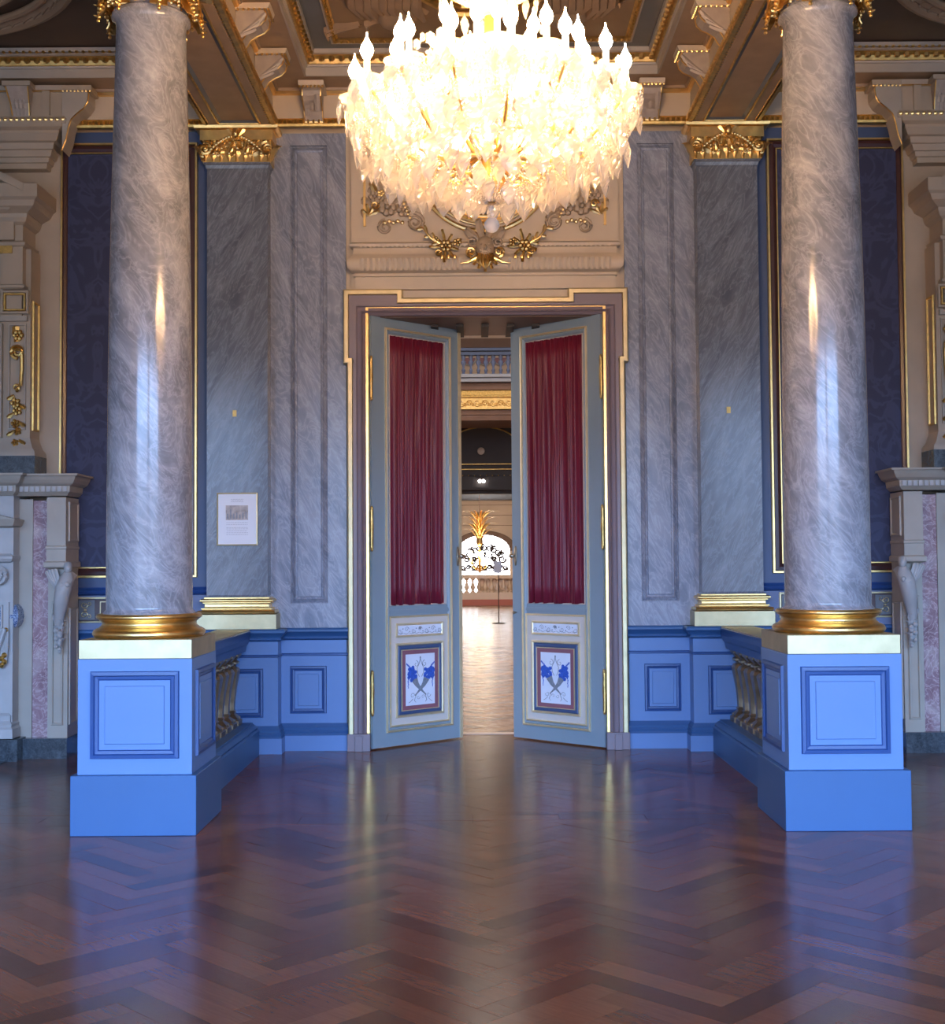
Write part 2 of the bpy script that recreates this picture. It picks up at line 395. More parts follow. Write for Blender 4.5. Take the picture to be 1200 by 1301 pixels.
# ---- dado (wainscot) ---------------------------------------------
CAP = [(0, .745), (.012, .75), (.012, .765), (0, .77)]
TOP = [(0, .87), (.012, .872), (.03, .885), (.02, .90), (.045, .93), (.06, .94), (.06, .955), (.05, .965), (0, .967)]
def dado(b_parent, x0, x1, Y, s, pan, back=YW):
    """Y = face of the body"""
    part('body', 'blue_light', b_parent, lambda b: b.box(x0, x1, Y, back, .2, .87), sx=s)
    part('cap', 'blue_mid', b_parent, lambda b: b.rectprism([(0, .87), (.012, .872), (.03, .885), (.022, .90), (.045, .93), (.06, .94), (.06, .955), (.05, .967)], x0, x1, Y, back), sx=s, smooth=True)
    part('string_moulding', 'blue_dark', b_parent, lambda b: b.rectprism([(0, .745), (.010, .75), (.010, .762), (0, .768)], x0, x1, Y, back), sx=s)
    part('skirting', 'blue_light', b_parent, lambda b: b.rectprism([(.034, 0), (.034, .12)], x0, x1, Y, back), sx=s)
    part('skirting_moulding', 'blue_mid', b_parent, lambda b: b.rectprism([(.034, .12), (.026, .135), (.03, .15), (.02, .165), (.022, .18), (.008, .20), (0, .215)], x0, x1, Y, back), sx=s, smooth=True)
    if pan:
        a, c_, z0, z1 = pan
        part('panel_moulding', 'blue_dark', b_parent, lambda b: b.frame(a, c_, z0, z1, [(0, 0), (.004, .014), (.018, .016), (.022, .008), (.034, .006), (.038, .0015)], Y), sx=s)
        part('raised_panel', 'blue_light', b_parent, lambda b: b.frame(a+.038, c_-.038, z0+.038, z1-.038, [(0, 0), (0, .003), (.022, .003), (.026, .009)], Y, True), sx=s)
for s in (-1, 1):
    xi = 1.10 if s < 0 else 1.14
    t = thing('trim_1' if s < 0 else 'trim_2', (s*1.37, 10.04, 0), 'blue panelled dado between the door and the %s marble pilaster' % SIDE[s], None, kind='structure')
    dado(t, xi, 1.66, 10.035, s, (1.26, 1.55, .29, .665))
    t = thing('trim_3' if s < 0 else 'trim_4', (s*2.8, 10.04, 0), 'blue dado between the %s pilaster and the chimneypiece' % SIDE[s], None, kind='structure')
    dado(t, 2.2, 3.42, 10.035, s, (2.75, 3.2, .29, .665))

# ================================================================== PILASTERS, COLUMNS, BALUSTRADES
PX = 1.945
def capital_square(parent, cx, y0, hw, z0, z1, s, yb):
    """gilded pilaster capital, front face at y0"""
    h = z1-z0
    part('capital_block', 'gold', parent, lambda b: (b.box(cx-hw+.03, cx+hw-.03, y0, yb, z0, z1-.02), b.box(cx-hw+.012, cx+hw-.012, y0-.03, yb, z1-h*.42, z1-h*.14)), sx=s)
    part('abacus', 'gold', parent, lambda b: b.rectprism([(.03, z1-h*.14), (.05, z1-h*.1), (.055, z1-.008), (.04, z1)], cx-hw+.02, cx+hw-.02, y0, yb), sx=s)
    b = MB()
    n = 11
    for k in range(n):   # egg row under the plain band
        b.ball((cx-hw+.05+k*(2*hw-.10)/(n-1), y0-.02, z1-h*.47), (.017, .017, .022), 7, 5)
    for k in range(9):
        x = cx-hw+.05+k*(2*hw-.10)/8
        b.leaf((x, y0-.004, z0+.004), (0, 0, 1), (0, -1, 0), h*(.22 if k % 2 else .34), .07, .55)
        b.leaf((x+.012*(-1)**k, y0-.008, z0+h*.26), (.5*(-1)**k, 0, 1), (0, -1, 0), h*.22, .05, .6)
        b.scroll((x+.02, y0-.02, z0+h*(.20+.18*(k % 2))), .022, 1.2, .007, (-1)**k, k*1.3, n=10)
        b.ball((x-.01, y0-.025, z0+h*(.36-.14*(k % 2))), .013, 6, 4)
    for d in (-1, 1):
        b.scroll((cx+d*(hw-.055), y0-.035, z0+h*.34), .055, 1.7, .014, d, pi/2)
        b.ball((cx+d*(hw-.055), y0-.04, z0+h*.34), .016)
        # garland falling from the mask to the volute
        pts = [(cx+d*(.03+.16*t), y0-.045-.01*sin(pi*t), z1-h*.35-h*.34*t**1.4) for t in [i/8 for i in range(9)]]
        b.tube(pts, [.008+.007*sin(pi*i/8) for i in range(9)], 6)
        for i in range(1, 9): b.ball((pts[i][0], pts[i][1]-.008, pts[i][2]), .014, 6, 4)
        b.leaf((cx+d*hw*.93, y0+.0, z0+.01), (d*.35, 0, 1), (d, -.4, 0), h*.42, .08, .4)
        b.leaf((cx+d*.10, y0-.01, z0+h*.18), (d*.9, 0, .4), (0, -1, 0), h*.30, .06, .3)
    b.build('acanthus_carving', 'gold', parent, sx=s, smooth=True)
    m_ = MB()   # small head with headdress at the middle
    m_.ball((cx, y0-.05, z1-h*.27), (.030, .034, .042), 10, 7)
    m_.ball((cx, y0-.084, z1-h*.29), (.007, .010, .010), 6, 4)
    for d in (-1, 1):
        m_.leaf((cx+d*.02, y0-.035, z1-h*.30), (d*.55, 0, .8), (0, -1, 0), h*.28, .05, .3)
        m_.leaf((cx+d*.012, y0-.03, z1-h*.46), (d*.4, 0, -1), (0, -1, 0), h*.2, .05, .3)
        m_.ball((cx+d*.011, y0-.079, z1-h*.25), (.005, .005, .003), 6, 4)
    m_.leaf((cx, y0-.045, z1-h*.2), (0, 0, 1), (0, -1, 0), h*.2, .05, .5)
    m_.build('mask', 'gold', parent, sx=s, smooth=True)
GB = [(0, 0), (0, .152), (.012, .155)]
for s in (-1, 1):
    side = SIDE[s]
    t = thing('pilaster', (s*PX, 9.95, 0), 'flat grey marble pilaster with gilded capital, behind the %s column' % side, 'pilaster', 'pilasters beside the door')
    # blue pedestal
    dado(t, PX-.325, PX+.325, 9.87, s, (PX-.16-.05, PX+.21, .28, .66))
    part('gilded_plinth', 'gold_flat', t, lambda b: b.box(PX-.315, PX+.315, 9.84, 10.06, .967, 1.085), sx=s, bev=.003)
    part('gilded_base', 'gold', t, lambda b: b.rectprism([(.05, 1.085), (.062, 1.092), (.065, 1.103), (.058, 1.113), (.03, 1.116), (.028, 1.122), (.036, 1.126), (.036, 1.132), (.015, 1.136), (.01, 1.15), (.012, 1.165), (.026, 1.172), (.026, 1.178), (.036, 1.18), (.044, 1.188), (.044, 1.196), (.034, 1.205), (.016, 1.207), (.016, 1.216), (0, 1.22)], PX-.24, PX+.24, 9.90, 10.06), sx=s, smooth=True)
    part('shaft', 'pilaster_marble', t, lambda b: b.rectprism([(.008, 1.218), (0, 1.235), (0, 4.61), (.006, 4.62), (.012, 4.645), (.022, 4.65), (.022, 4.665)], PX-.24, PX+.24, 9.90, 10.06), sx=s)
    capital_square(t, PX, 9.88, .30, 4.665, 4.955, s, 10.06)
    tg = MB(); tg.box(PX+(0.005 if s < 0 else -.03), PX+(.035 if s < 0 else .0), 9.893, 9.90, 2.64, 2.69)
    o = tg.build('wall_tag', 'old_gold', None, sx=s); o['label'] = 'tiny dull yellow tag stuck on the %s flat pilaster' % side; o['category'] = 'tag'; o['group'] = 'wall tags'

PC = 1.955; CY = 7.28
shaft_prof = [(.262, 1.19), (.262, 1.205), (.25, 1.215), (.243, 1.225), (.243, 1.24), (.243, 1.6), (.241, 2.0), (.238, 2.5), (.233, 3.0), (.225, 3.5), (.214, 4.0), (.205, 4.4), (.2, 4.62), (.204, 4.64), (.214, 4.655), (.226, 4.665), (.226, 4.68), (.214, 4.69), (.208, 4.70), (.212, 4.71), (.212, 4.74)]
def die_panel(par, s):
    pass
for s in (-1, 1):
    side = SIDE[s]
    ped = thing('column_pedestal', (s*PC, CY, 0), 'tall blue panelled pedestal under the %s marble column' % side, 'pedestal', 'pedestals under the columns')
    Y0, Y1 = 6.97, 7.61
    part('plinth', 'blue_mid', ped, lambda b: b.box(PC-.345, PC+.345, 6.94, 7.63, 0, .328), sx=s, bev=.004)
    part('die', 'blue_light', ped, lambda b: b.box(PC-.315, PC+.315, Y0, Y1, .328, .962), sx=s, bev=.003)
    part('gilded_plinth', 'gold_flat', ped, lambda b: b.box(PC-.312, PC+.312, Y0+.002, Y1-.002, .962, 1.068), sx=s, bev=.003)
    P1 = [(0, 0), (.004, .016), (.022, .018), (.028, .008), (.044, .006), (.050, .0015)]
    P2 = [(0, 0), (0, .003), (.03, .003), (.034, .010)]
    # front panel
    a, c_, z0, z1 = PC-.245, PC+.245, .415, .895
    part('panel_moulding', 'blue_dark', ped, lambda b: b.frame(a, c_, z0, z1, P1, Y0), sx=s)
    part('raised_panel', 'blue_light', ped, lambda b: b.frame(a+.05, c_-.05, z0+.05, z1-.05, P2, Y0, True), sx=s)
    # panel on the aisle side of the pedestal (rotated into the YZ plane)
    for nm, mt, prof, ins, fill in (('panel_moulding', 'blue_dark', P1, 0, False), ('raised_panel', 'blue_light', P2, .05, True)):
        q = MB(); q.frame(-.235+ins, .235-ins, .415+ins, .895-ins, prof, 0, fill)
        q.v = [(PC-.315+y, 7.29-x, z) for x, y, z in q.v]
        q.build(nm, mt, ped, sx=s)
    col = thing('marble_column', (s*PC, CY, 1.068), 'polished grey marble column with gilded base and capital on the %s blue pedestal' % side, 'column', 'marble columns')
    part('gilded_base', 'gold', col, lambda b: b.lathe([(.30, 1.068), (.312, 1.078), (.318, 1.092), (.312, 1.107), (.295, 1.118), (.282, 1.12), (.280, 1.126), (.268, 1.135), (.264, 1.147), (.268, 1.158), (.278, 1.163), (.278, 1.168), (.286, 1.171), (.296, 1.180), (.298, 1.190), (.290, 1.200), (.27, 1.203), (.25, 1.203)], PC, CY, 56), sx=s, smooth='all')
    part('shaft', 'column_marble', col, lambda b: b.lathe(shaft_prof, PC, CY, 64), sx=s, smooth=True)
    part('capital_bell', 'gold', col, lambda b: b.lathe([(.205, 4.70), (.215, 4.72), (.22, 4.80), (.245, 4.88), (.27, 4.90)], PC, CY, 32), sx=s, smooth=True)
    b = MB()
    for k in range(8):
        a_ = 2*pi*(k+.5)/8; d = (cos(a_), sin(a_), 0)
        # hanging gilded drops and curled leaves
        b.leaf((PC+.21*d[0], CY+.21*d[1], 4.69), (0, 0, 1), d, .15, .15, .75)
        b.leaf((PC+.25*d[0], CY+.25*d[1], 4.80), (d[0]*.3, d[1]*.3, -1), d, .16, .13, .2)
        for q in (-.3, .3):
            f_ = (cos(a_+q), sin(a_+q))
            for j in range(4): b.ball((PC+.262*f_[0], CY+.262*f_[1], 4.76-.024*j), .018-.002*j, 6, 4)
        b.leaf((PC+.285*d[0], CY+.285*d[1], 4.83), (d[0]*.1, d[1]*.1, -1), d, .12, .11, .25)
        for j in range(6):
            b.ball((PC+(.285+.003*j)*d[0], CY+(.285+.003*j)*d[1], 4.75-.025*j), .021-.0018*j, 7, 5)
        a2 = a_+pi/8; e = (cos(a2), sin(a2), 0)
        b.leaf((PC+.215*e[0], CY+.215*e[1], 4.72), (0, 0, 1), e, .16, .12, .5)
        for j in range(3): b.ball((PC+.262*e[0], CY+.262*e[1], 4.76-.022*j), .015, 6, 4)
    for k in range(4):   # corner volutes
        a_ = pi/4+k*pi/2; q = MB(); q.scroll((0, 0, 0), .07, 1.7, .02, 1, pi/2)
        for dd in (-1, 1):
            b.add([(PC+(.30+x*dd*.6-.02)*cos(a_)-y*sin(a_)+.01*dd*sin(a_), CY+(.30+x*dd*.6-.02)*sin(a_)+y*cos(a_)-.01*dd*cos(a_), 4.835+z) for x, y, z in q.v], q.f)
    b.build('acanthus_carving', 'gold', col, sx=s, smooth=True)
    part('abacus', 'gold', col, lambda b: b.sq([(.27, 4.895), (.30, 4.905), (.305, 4.945), (.29, 4.955)], PC, CY), sx=s)

    # balustrade from pedestal back to the pilaster
    bal = thing('balustrade', (s*PC, 8.7, 0), 'short blue-railed balustrade with bronze balusters behind the %s pedestal' % side, 'balustrade', 'balustrades behind the pedestals')
    ya, yb = 7.64, 9.80
    RAIL = [(.095, .80), (.10, .835), (.105, .85), (.115, .86), (.13, .90), (.132, .93), (.132, .955), (.128, .96)]
    part('rail', 'blue_dark', bal, lambda b: b.loft([[(PC-w_, ya, z), (PC-w_, yb, z), (PC+w_, yb, z), (PC+w_, ya, z)] for w_, z in RAIL], True, True, True), sx=s)
    part('rail_top', 'gold_flat', bal, lambda b: b.box(PC-.125, PC+.125, ya, yb, .96, .9675), sx=s)
    BASE = [(.20, 0), (.20, .19), (.185, .20), (.19, .215), (.165, .235), (.15, .24), (.15, .25)]
    part('plinth', 'blue_mid', bal, lambda b: b.loft([[(PC-w_, ya, z), (PC-w_, yb, z), (PC+w_, yb, z), (PC+w_, ya, z)] for w_, z in BASE], True, True, True), sx=s)
    n = 10
    bp = [(.075, .25), (.075, .285), (.062, .292), (.065, .305), (.048, .318), (.03, .335), (.036, .35), (.028, .36), (.03, .42), (.04, .52), (.055, .62), (.062, .66), (.05, .685), (.032, .695), (.036, .705), (.055, .715), (.055, .73), (.04, .74), (.06, .765), (.07, .775), (.07, .80)]
    for k in range(n):
        y = ya+(k+.5)*(yb-ya)/n
        o = part('baluster', 'bronze', bal, lambda b: b.loft([[(PC-w_, y-w_, z), (PC-w_*.35, y-w_*1.05, z), (PC+w_*.35, y-w_*1.05, z), (PC+w_, y-w_, z), (PC+w_*1.05, y-w_*.35, z), (PC+w_*1.05, y+w_*.35, z), (PC+w_, y+w_, z), (PC+w_*.35, y+w_*1.05, z), (PC-w_*.35, y+w_*1.05, z), (PC-w_, y+w_, z), (PC-w_*1.05, y+w_*.35, z), (PC-w_*1.05, y-w_*.35, z)] for w_, z in bp], True, True, True), sx=s)
        g = MB()
        for d in (-1, 0, 1): g.leaf((PC-.05, y+d*.035, .60), (0, 0, 1), (-1, 0, 0), .075, .035, .12)
        g.ball((PC-.062, y, .30), (.012, .03, .012), 6, 4); g.ball((PC-.052, y, .722), (.01, .05, .008), 6, 4)
        g.build('gilt_leaf', 'gold', o, sx=s, smooth=True)

# ================================================================== SILK PANELS, PLAQUES, NOTICE
for s in (-1, 1):
    side = SIDE[s]
    x0, x1, z0, z1 = 2.275, 3.37, 1.375, 4.855
    t = thing('silk_wall_panel', (s*2.8, 9.98, 2.8), 'tall dark blue damask panel in a black and gold frame behind the %s column' % side, 'wall panel', 'silk wall panels')
    part('damask', 'damask', t, lambda b: b.box(x0+.09, x1-.02, 9.976, 9.989, z0+.09, z1-.09), sx=s)
    part('outer_fillet', 'gold', t, lambda b: b.frame(x0, x1, z0, z1, [(0, .002), (.003, .035), (.018, .035), (.021, .012)], 9.99), sx=s)
    part('dark_moulding', 'frame_brown', t, lambda b: b.frame(x0+.02, x1-.0, z0+.02, z1-.02, [(0, .012), (.004, .026), (.03, .03), (.05, .020), (.056, .014)], 9.99), sx=s)
    part('inner_fillet', 'gold', t, lambda b: b.frame(x0+.075, x1-.0, z0+.075, z1-.075, [(0, .012), (.002, .024), (.010, .024), (.012, .012)], 9.99), sx=s)
    # plaque with scroll ornament in the band below
    t = thing('ornament_plaque', (s*2.78, 9.98, 1.12), 'gold-edged dark plaque with scroll inlay below the silk panel, behind the %s column base' % side, 'plaque', 'plaques in the dado band')
    a, c_, q0, q1 = 2.325, 3.235, 1.02, 1.225
    part('ground', 'frame_brown', t, lambda b: b.box(a+.02, c_-.02, 9.982, 9.99, q0+.02, q1-.02), sx=s)
    part('gilt_border', 'gold_flat', t, lambda b: b.frame(a, c_, q0, q1, [(0, 0), (.002, .016), (.014, .018), (.018, .006)], 9.99), sx=s)
    part('centre_field', 'gold_flat', t, lambda b: (b.frame(a+.19, c_-.19, q0+.035, q1-.035, [(0, .006), (.001, .014), (.007, .014), (.008, .006)], 9.99)), sx=s)
    for e0, e1 in ((a+.022, a+.15), (c_-.15, c_-.022)): part('end_field', 'slate', t, lambda b: b.box(e0, e1, 9.978, 9.984, q0+.025, q1-.025), sx=s)
    b = MB()
    for cx in (a+.085, c_-.085):
        for dz in (-1, 1):
            b.scroll((cx+.018, 9.974, 1.1225+dz*.040), .030, 1.2, .0045, dz, pi)
            b.scroll((cx-.022, 9.974, 1.1225+dz*.052), .022, 1.0, .004, -dz, 0)
        b.ball((cx+.01, 9.974, 1.1225), (.014, .005, .008), 6, 4)
    b.build('scroll_inlay', 'gold_flat', t, sx=s)
nx0, nz1 = pt(275, 626, 9.88); nx1, nz0 = pt(327, 693, 9.88)
t = thing('framed_notice', (nx0/2+nx1/2, 9.89, nz0/2+nz1/2), 'small gold-framed white notice with a printed picture, on the left pilaster', 'notice')
part('frame', 'gold_flat', t, lambda b: (b.frame(nx0, nx1, nz0, nz1, [(0, 0), (.001, .018), (.009, .02), (.012, .008)], 9.899)), bev=0)
part('sheet', 'paper', t, lambda b: b.box(nx0+.008, nx1-.008, 9.889, 9.899, nz0+.008, nz1-.008))
cxn = (nx0+nx1)/2
def prn(b):
    b.box(cxn-.09, cxn+.085, 9.888, 9.8895, nz1-.215, nz1-.10)
part('printed_picture', 'photo_print', t, prn)
def lines(b):
    for dz, hw in ((.052, .05), (.062, .045), (.072, .05), (.235, .085), (.25, .085), (.275, .085), (.285, .085), (.30, .08), (.315, .085), (.33, .085)):
        x = cxn-hw
        while x < cxn+hw:
            w_ = random.uniform(.008, .02); b.box(x, min(x+w_, cxn+hw), 9.8882, 9.8895, nz1-dz-.0015, nz1-dz+.0015); x += w_+.004
part('text_lines', 'ink', t, lines, kind='stuff')
def pic(b):
    for k in range(7): 
        x = cxn-.08+k*.024; b.box(x, x+.010, 9.8868, 9.8882, nz1-.205, nz1-.205+random.uniform(.03, .09))
part('picture_figures', 'paint_grey', t, pic)

# ================================================================== DOOR CASE
def path_off(pts, d):   # offset an open axis-aligned polyline inward (to its right when walking up the left jamb)
    out = []
    for i, p in enumerate(pts):
        if i == 0: a = pts[1]; n_ = (sgn(a[1]-p[1]), -sgn(a[0]-p[0])); out.append((p[0]+n_[0]*d, p[1]+n_[1]*d)); continue
        if i == len(pts)-1: a = pts[-2]; n_ = (sgn(p[1]-a[1]), -sgn(p[0]-a[0])); out.append((p[0]+n_[0]*d, p[1]+n_[1]*d)); continue
        a, c_ = pts[i-1], pts[i+1]
        n1 = (sgn(p[1]-a[1]), -sgn(p[0]-a[0])); n2 = (sgn(c_[1]-p[1]), -sgn(c_[0]-p[0]))
        out.append((p[0]+(n1[0]+n2[0])*d, p[1]+(n1[1]+n2[1])*d))
    return out
def sgn(v): return 0 if abs(v) < 1e-9 else (1 if v > 0 else -1)
def case(b, pts, prof, Y):
    b.loft([[(x, Y-h, z) for x, z in path_off(pts, o)] for o, h in prof], False)
dc = thing('door_surround', (DX, 10.0, 0), 'mauve and gold eared architrave around the double door', 'door frame')
hw = 1.105; ear = 1.135; jt = 3.66
outer = [(DX-hw, .13), (DX-hw, 3.065), (DX-ear, 3.065), (DX-ear, jt), (DX-.66, jt), (DX-.66, jt-.07), (DX+.66, jt-.07), (DX+.66, jt), (DX+ear, jt), (DX+ear, 3.065), (DX+hw, 3.065), (DX+hw, .13)]
def outer_band(b):
    case(b, outer, [(0, 0), (.001, .116), (.005, .124), (.012, .126), (.040, .126), (.044, .12), (.046, .100)], YW)
part('outer_gilt_band', 'gold_flat', dc, outer_band)
def inner_path(h_, top): return [(DX-h_, .13), (DX-h_, top), (DX+h_, top), (DX+h_, .13)]
# flat ground with notched outer edge
g = MB(); o2 = path_off(outer, .044); inn = [(DX-1.045, .13), (DX-1.045, 3.065), (DX-1.045, 3.065), (DX-1.045, jt-.12), (DX-.66, jt-.12), (DX-.66, jt-.12), (DX+.66, jt-.12), (DX+.66, jt-.12), (DX+1.045, jt-.12), (DX+1.045, 3.065), (DX+1.045, 3.065), (DX+1.045, .13)]
g.loft([[(x, YW-.10, z) for x, z in o2], [(x, YW-.10, z) for x, z in inn]], False)
case(g, inner_path(1.045, jt-.12), [(0, .10), (.012, .10), (.015, .085), (.024, .078), (.045, .082), (.060, .095), (.066, .080), (.078, .070), (.085, .06)], YW)
g.build('painted_moulding', 'mauve', dc)
def inner_band(b): case(b, inner_path(.962, 3.54), [(0, .058), (.001, .078), (.004, .082), (.024, .082), (.028, .074), (.031, .05), (.032, .0)], YW)
part('inner_gilt_band', 'gold', dc, inner_band)
part('red_fillet', 'mauve_red', dc, lambda b: case(b, inner_path(.972, 3.55), [(0, .04), (0, .068), (.012, .068), (.012, .05)], YW))
part('reveal', 'hall_brown', dc, lambda b: (b.box(DX-.95, DX-.925, YW-.02, 10.9, 0, DH+.03), b.box(DX+.925, DX+.95, YW-.02, 10.9, 0, DH+.03), b.box(DX-.95, DX+.95, YW-.02, 10.9, DH-.02, DH+.03)))
for d in (-1, 1):
    part('jamb_block', 'mauve', dc, lambda b: (b.box(*sorted((DX+d*.93, DX+d*1.11)), YW-.135, YW, 0, .135), b.box(*sorted((DX+d*.99, DX+d*1.05)), YW-.15, YW-.13, 0, .125)), bev=.003)
for k in range(9):   # carved wooden soffit cross pieces behind the leaves
    x = DX-.84+k*.21
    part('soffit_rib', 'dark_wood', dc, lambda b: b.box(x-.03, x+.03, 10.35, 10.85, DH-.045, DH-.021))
part('soffit_arch', 'brown_ceiling', dc, lambda b: b.lathe([(.62, DH-.09), (.66, DH-.07), (.66, DH-.021)], DX, 10.55, 40), smooth=True) if 0 else None
# ---- door leaves --------------------------------------------------
LW = .945
def leaf_door(s):
    hx = -.893 if s < 0 else .935
    nm = 'door_1' if s < 0 else 'door_2'
    t = thing(nm, (hx, 10.0, 0), ('left' if s < 0 else 'right')+' leaf of the double door, with red curtain, standing ajar', 'door', kind='structure', rot=radians(42.5)*(1 if s < 0 else -1))
    sx = 1 if s < 0 else -1
    T = .055
    def P(name, mat, fn, par=t, **k): b = MB(); fn(b); return b.build(name, mat, par, local=True, sx=sx, **k)
    z0, z1 = .012, 3.455
    P('stile', 'door_grey', lambda b: b.box(0, .135, 0, T, z0, z1))
    P('stile', 'door_grey', lambda b: b.box(.835, LW, 0, T, z0, z1))
    P('rail', 'door_grey', lambda b: b.box(.135, .835, 0, T, 3.375, z1))
    P('rail', 'door_grey', lambda b: b.box(.135, .835, 0, T, z0, .125))
    P('lock_rail', 'door_grey', lambda b: (b.box(.165, .80, .004, T, 1.045, 1.13), b.box(.165, .80, -.006, .01, 1.075, 1.10)))
    # gilt bead round the whole field + grey ogee inside it
    P('gilt_bead', 'gold_pale', lambda b: b.frame(.133, .838, .122, 3.378, [(0, 0), (.002, .014), (.012, .016), (.018, .002)], 0))
    P('field_moulding', 'door_grey', lambda b: b.frame(.150, .821, .139, 3.361, [(0, .0), (.010, .008), (.022, .0), (.030, -.010), (.034, -.02)], 0))
    P('inner_bead', 'door_cream', lambda b: b.frame(.183, .788, 1.13, 3.328, [(0, -.02), (.002, -.006), (.008, -.006), (.012, -.03)], 0))
    P('back_board', 'door_grey', lambda b: b.box(.15, .82, .035, T+.004, .12, 3.38))
    # curtain: gathered cloth
    def cur(b):
        n, mrow = 120, 14; L = []
        ph = [random.uniform(0, 6.28) for _ in range(8)]
        for i in range(mrow+1):
            tz = i/mrow; z = 3.318-tz*(3.318-1.135); row = []
            g_ = min(1, .35+tz*3)
            for j in range(n+1):
                u = j/n; x = .193+u*.585
                y = .021*g_*sin(u*2*pi*5.2+ph[0]+2.2*sin(u*5+ph[1])+.9*tz*sin(u*7))+.009*sin(u*2*pi*12+ph[2]+2.6*sin(tz*1.6+u*4))*(1.3-.6*tz)+.004*sin(u*2*pi*24+ph[3]+tz*3)*(1.5-tz)
                row.append((x, .010-y, z))
            L.append(row)
        for i in range(mrow+1): L[i] = L[i]+[(L[i][-1][0], .03, L[i][-1][2]), (L[i][0][0], .03, L[i][0][2])]
        b.loft(L, True, True, True)
    P('curtain', 'velvet', cur, smooth='all')
    # lower panel
    P('lower_board', 'door_cream', lambda b: b.box(.172, .80, -.002, .03, .165, 1.045))
    P('lower_bead', 'gold_pale', lambda b: b.frame(.168, .803, .162, 1.05, [(0, 0), (.002, .010), (.012, .012), (.016, .002)], 0))
    P('frieze_tile_frame', 'gold_pale', lambda b: b.frame(.235, .735, .875, .99, [(0, .002), (.003, .014), (.012, .014), (.020, .005)], 0))
    P('frieze_tile', 'tile_white', lambda b: b.box(.252, .718, -.006, .0, .892, .973))
    def fr(b):
        for k in range(7):
            x = .275+k*.07; d = 1 if k % 2 else -1
            b.scroll((x, -.0075, .932+d*.008), .022, 1.3, .0022, d, 0, n=12)
            b.ball((x+.03, -.008, .932-d*.012), (.007, .002, .005), 5, 3)
        b.ball((.485, -.008, .945), (.014, .002, .010), 6, 4)
        for k in range(8): b.tube([(.26+k*.055, -.0075, .91), (.285+k*.055, -.0075, .902), (.31+k*.055, -.0075, .912)], .0018, 4)
    P('frieze_painting', 'paint_grey', fr)
    P('panel_gilt', 'gold_pale', lambda b: b.frame(.232, .738, .232, .83, [(0, .002), (.003, .014), (.014, .015), (.022, .004)], 0))
    P('panel_blue_moulding', 'panel_blue', lambda b: b.frame(.253, .717, .253, .809, [(0, .004), (.008, .012), (.022, .013), (.036, .004)], 0, True))
    P('panel_border', 'mauve_red', lambda b: b.box(.293, .677, -.010, .0, .288, .77))
    P('panel_border_gilt', 'gold_pale', lambda b: b.frame(.286, .684, .281, .777, [(0, .004), (.002, .014), (.007, .014), (.009, .008)], 0))
    P('painted_tile', 'tile_white', lambda b: b.box(.328, .636, -.0125, -.005, .322, .736))
    cx = .482; y = -.0135
    def horns(b):
        for d in (-1, 1):
            pts = [(cx-d*.06+d*.0, y, .40), (cx-d*.035, y, .42), (cx+d*.0, y, .45), (cx+d*.035, y, .485), (cx+d*.065, y, .535)]
            b.tube([(p[0], y, p[2]) for p in pts], [.004, .007, .013, .021, .033], 8)
        b.v = [(x_, y+(y_-y)*.12, z_) for x_, y_, z_ in b.v]
    P('cornucopias', 'paint_grey', horns)
    def flowers(b):
        rnd = random.Random(4)
        for d in (-1, 1):
            for k in range(40):
                a_ = rnd.uniform(0, 6.28); r_ = .050*sqrt(rnd.random())
                b.ball((cx+d*.092+r_*cos(a_), y-.002, .578+r_*1.1*sin(a_)), (.016, .002, .015), 8, 4)
            for k in range(7): b.ball((cx+d*(.128+.004*rnd.uniform(-1, 1)), y-.001, .545-k*.013), (.008-.0006*k, .0015, .007), 5, 3)
            for k in range(4): b.ball((cx+d*(.115+.01*k), y-.001, .635+k*.008), (.006, .0015, .010), 5, 3)
    P('painted_flowers', 'paint_blue', flowers)
    def ribbons(b):
        for d in (-1, 1):
            b.scroll((cx+d*.045, y, .655), .028, 1.1, .0025, d, pi/2, n=14)
            b.tube([(cx, y, .70), (cx+d*.012, y, .66), (cx+d*.035, y, .62), (cx+d*.03, y, .58), (cx+d*.012, y, .55)], .0025, 4)
            b.tube([(cx, y, .44), (cx+d*.03, y, .425), (cx+d*.05, y, .40), (cx+d*.065, y, .36), (cx+d*.05, y, .345)], .0025, 4)
            b.scroll((cx+d*.085, y, .40), .024, 1.1, .0022, -d, 0, n=14)
            b.scroll((cx+d*.025, y, .385), .018, 1.0, .002, d, 0, n=12)
            b.tube([(cx+d*.08, y, .375), (cx+d*.105, y, .355), (cx+d*.125, y, .345)], .0022, 4)
        b.ball((cx, y, .705), (.008, .0015, .012), 6, 3)
    P('painted_ribbons', 'paint_grey', ribbons)
    # meeting stile: gilt edge on left leaf
    if s < 0: P('gilt_edge', 'gold_pale', lambda b: b.box(LW-.024, LW+.004, -.010, .0, z0, z1))
    # hardware
    hz = 1.53
    h = P('handle_plate', 'brass', lambda b: b.loft([[(.905+.016*cos(a_)*k, -.004-dd, hz+.085*sin(a_)*k) for a_ in [2*pi*j/16 for j in range(16)]] for k, dd in ((1, 0), (.9, .007), (.5, .010))], True, False, True), label='oval brass plate with knob')
    P('knob', 'brass', lambda b: (b.tube([(.905, -.01, hz), (.905, -.05, hz)], .008, 8), b.ball((.905, -.062, hz), (.026, .018, .020), 10, 7)), par=h, smooth=True)
    P('latch_knob', 'brass', lambda b: (b.tube([(.905, 0, 1.055), (.905, -.03, 1.055)], .006, 8), b.ball((.905, -.036, 1.055), .013, 8, 6)), smooth=True) if s > 0 else None
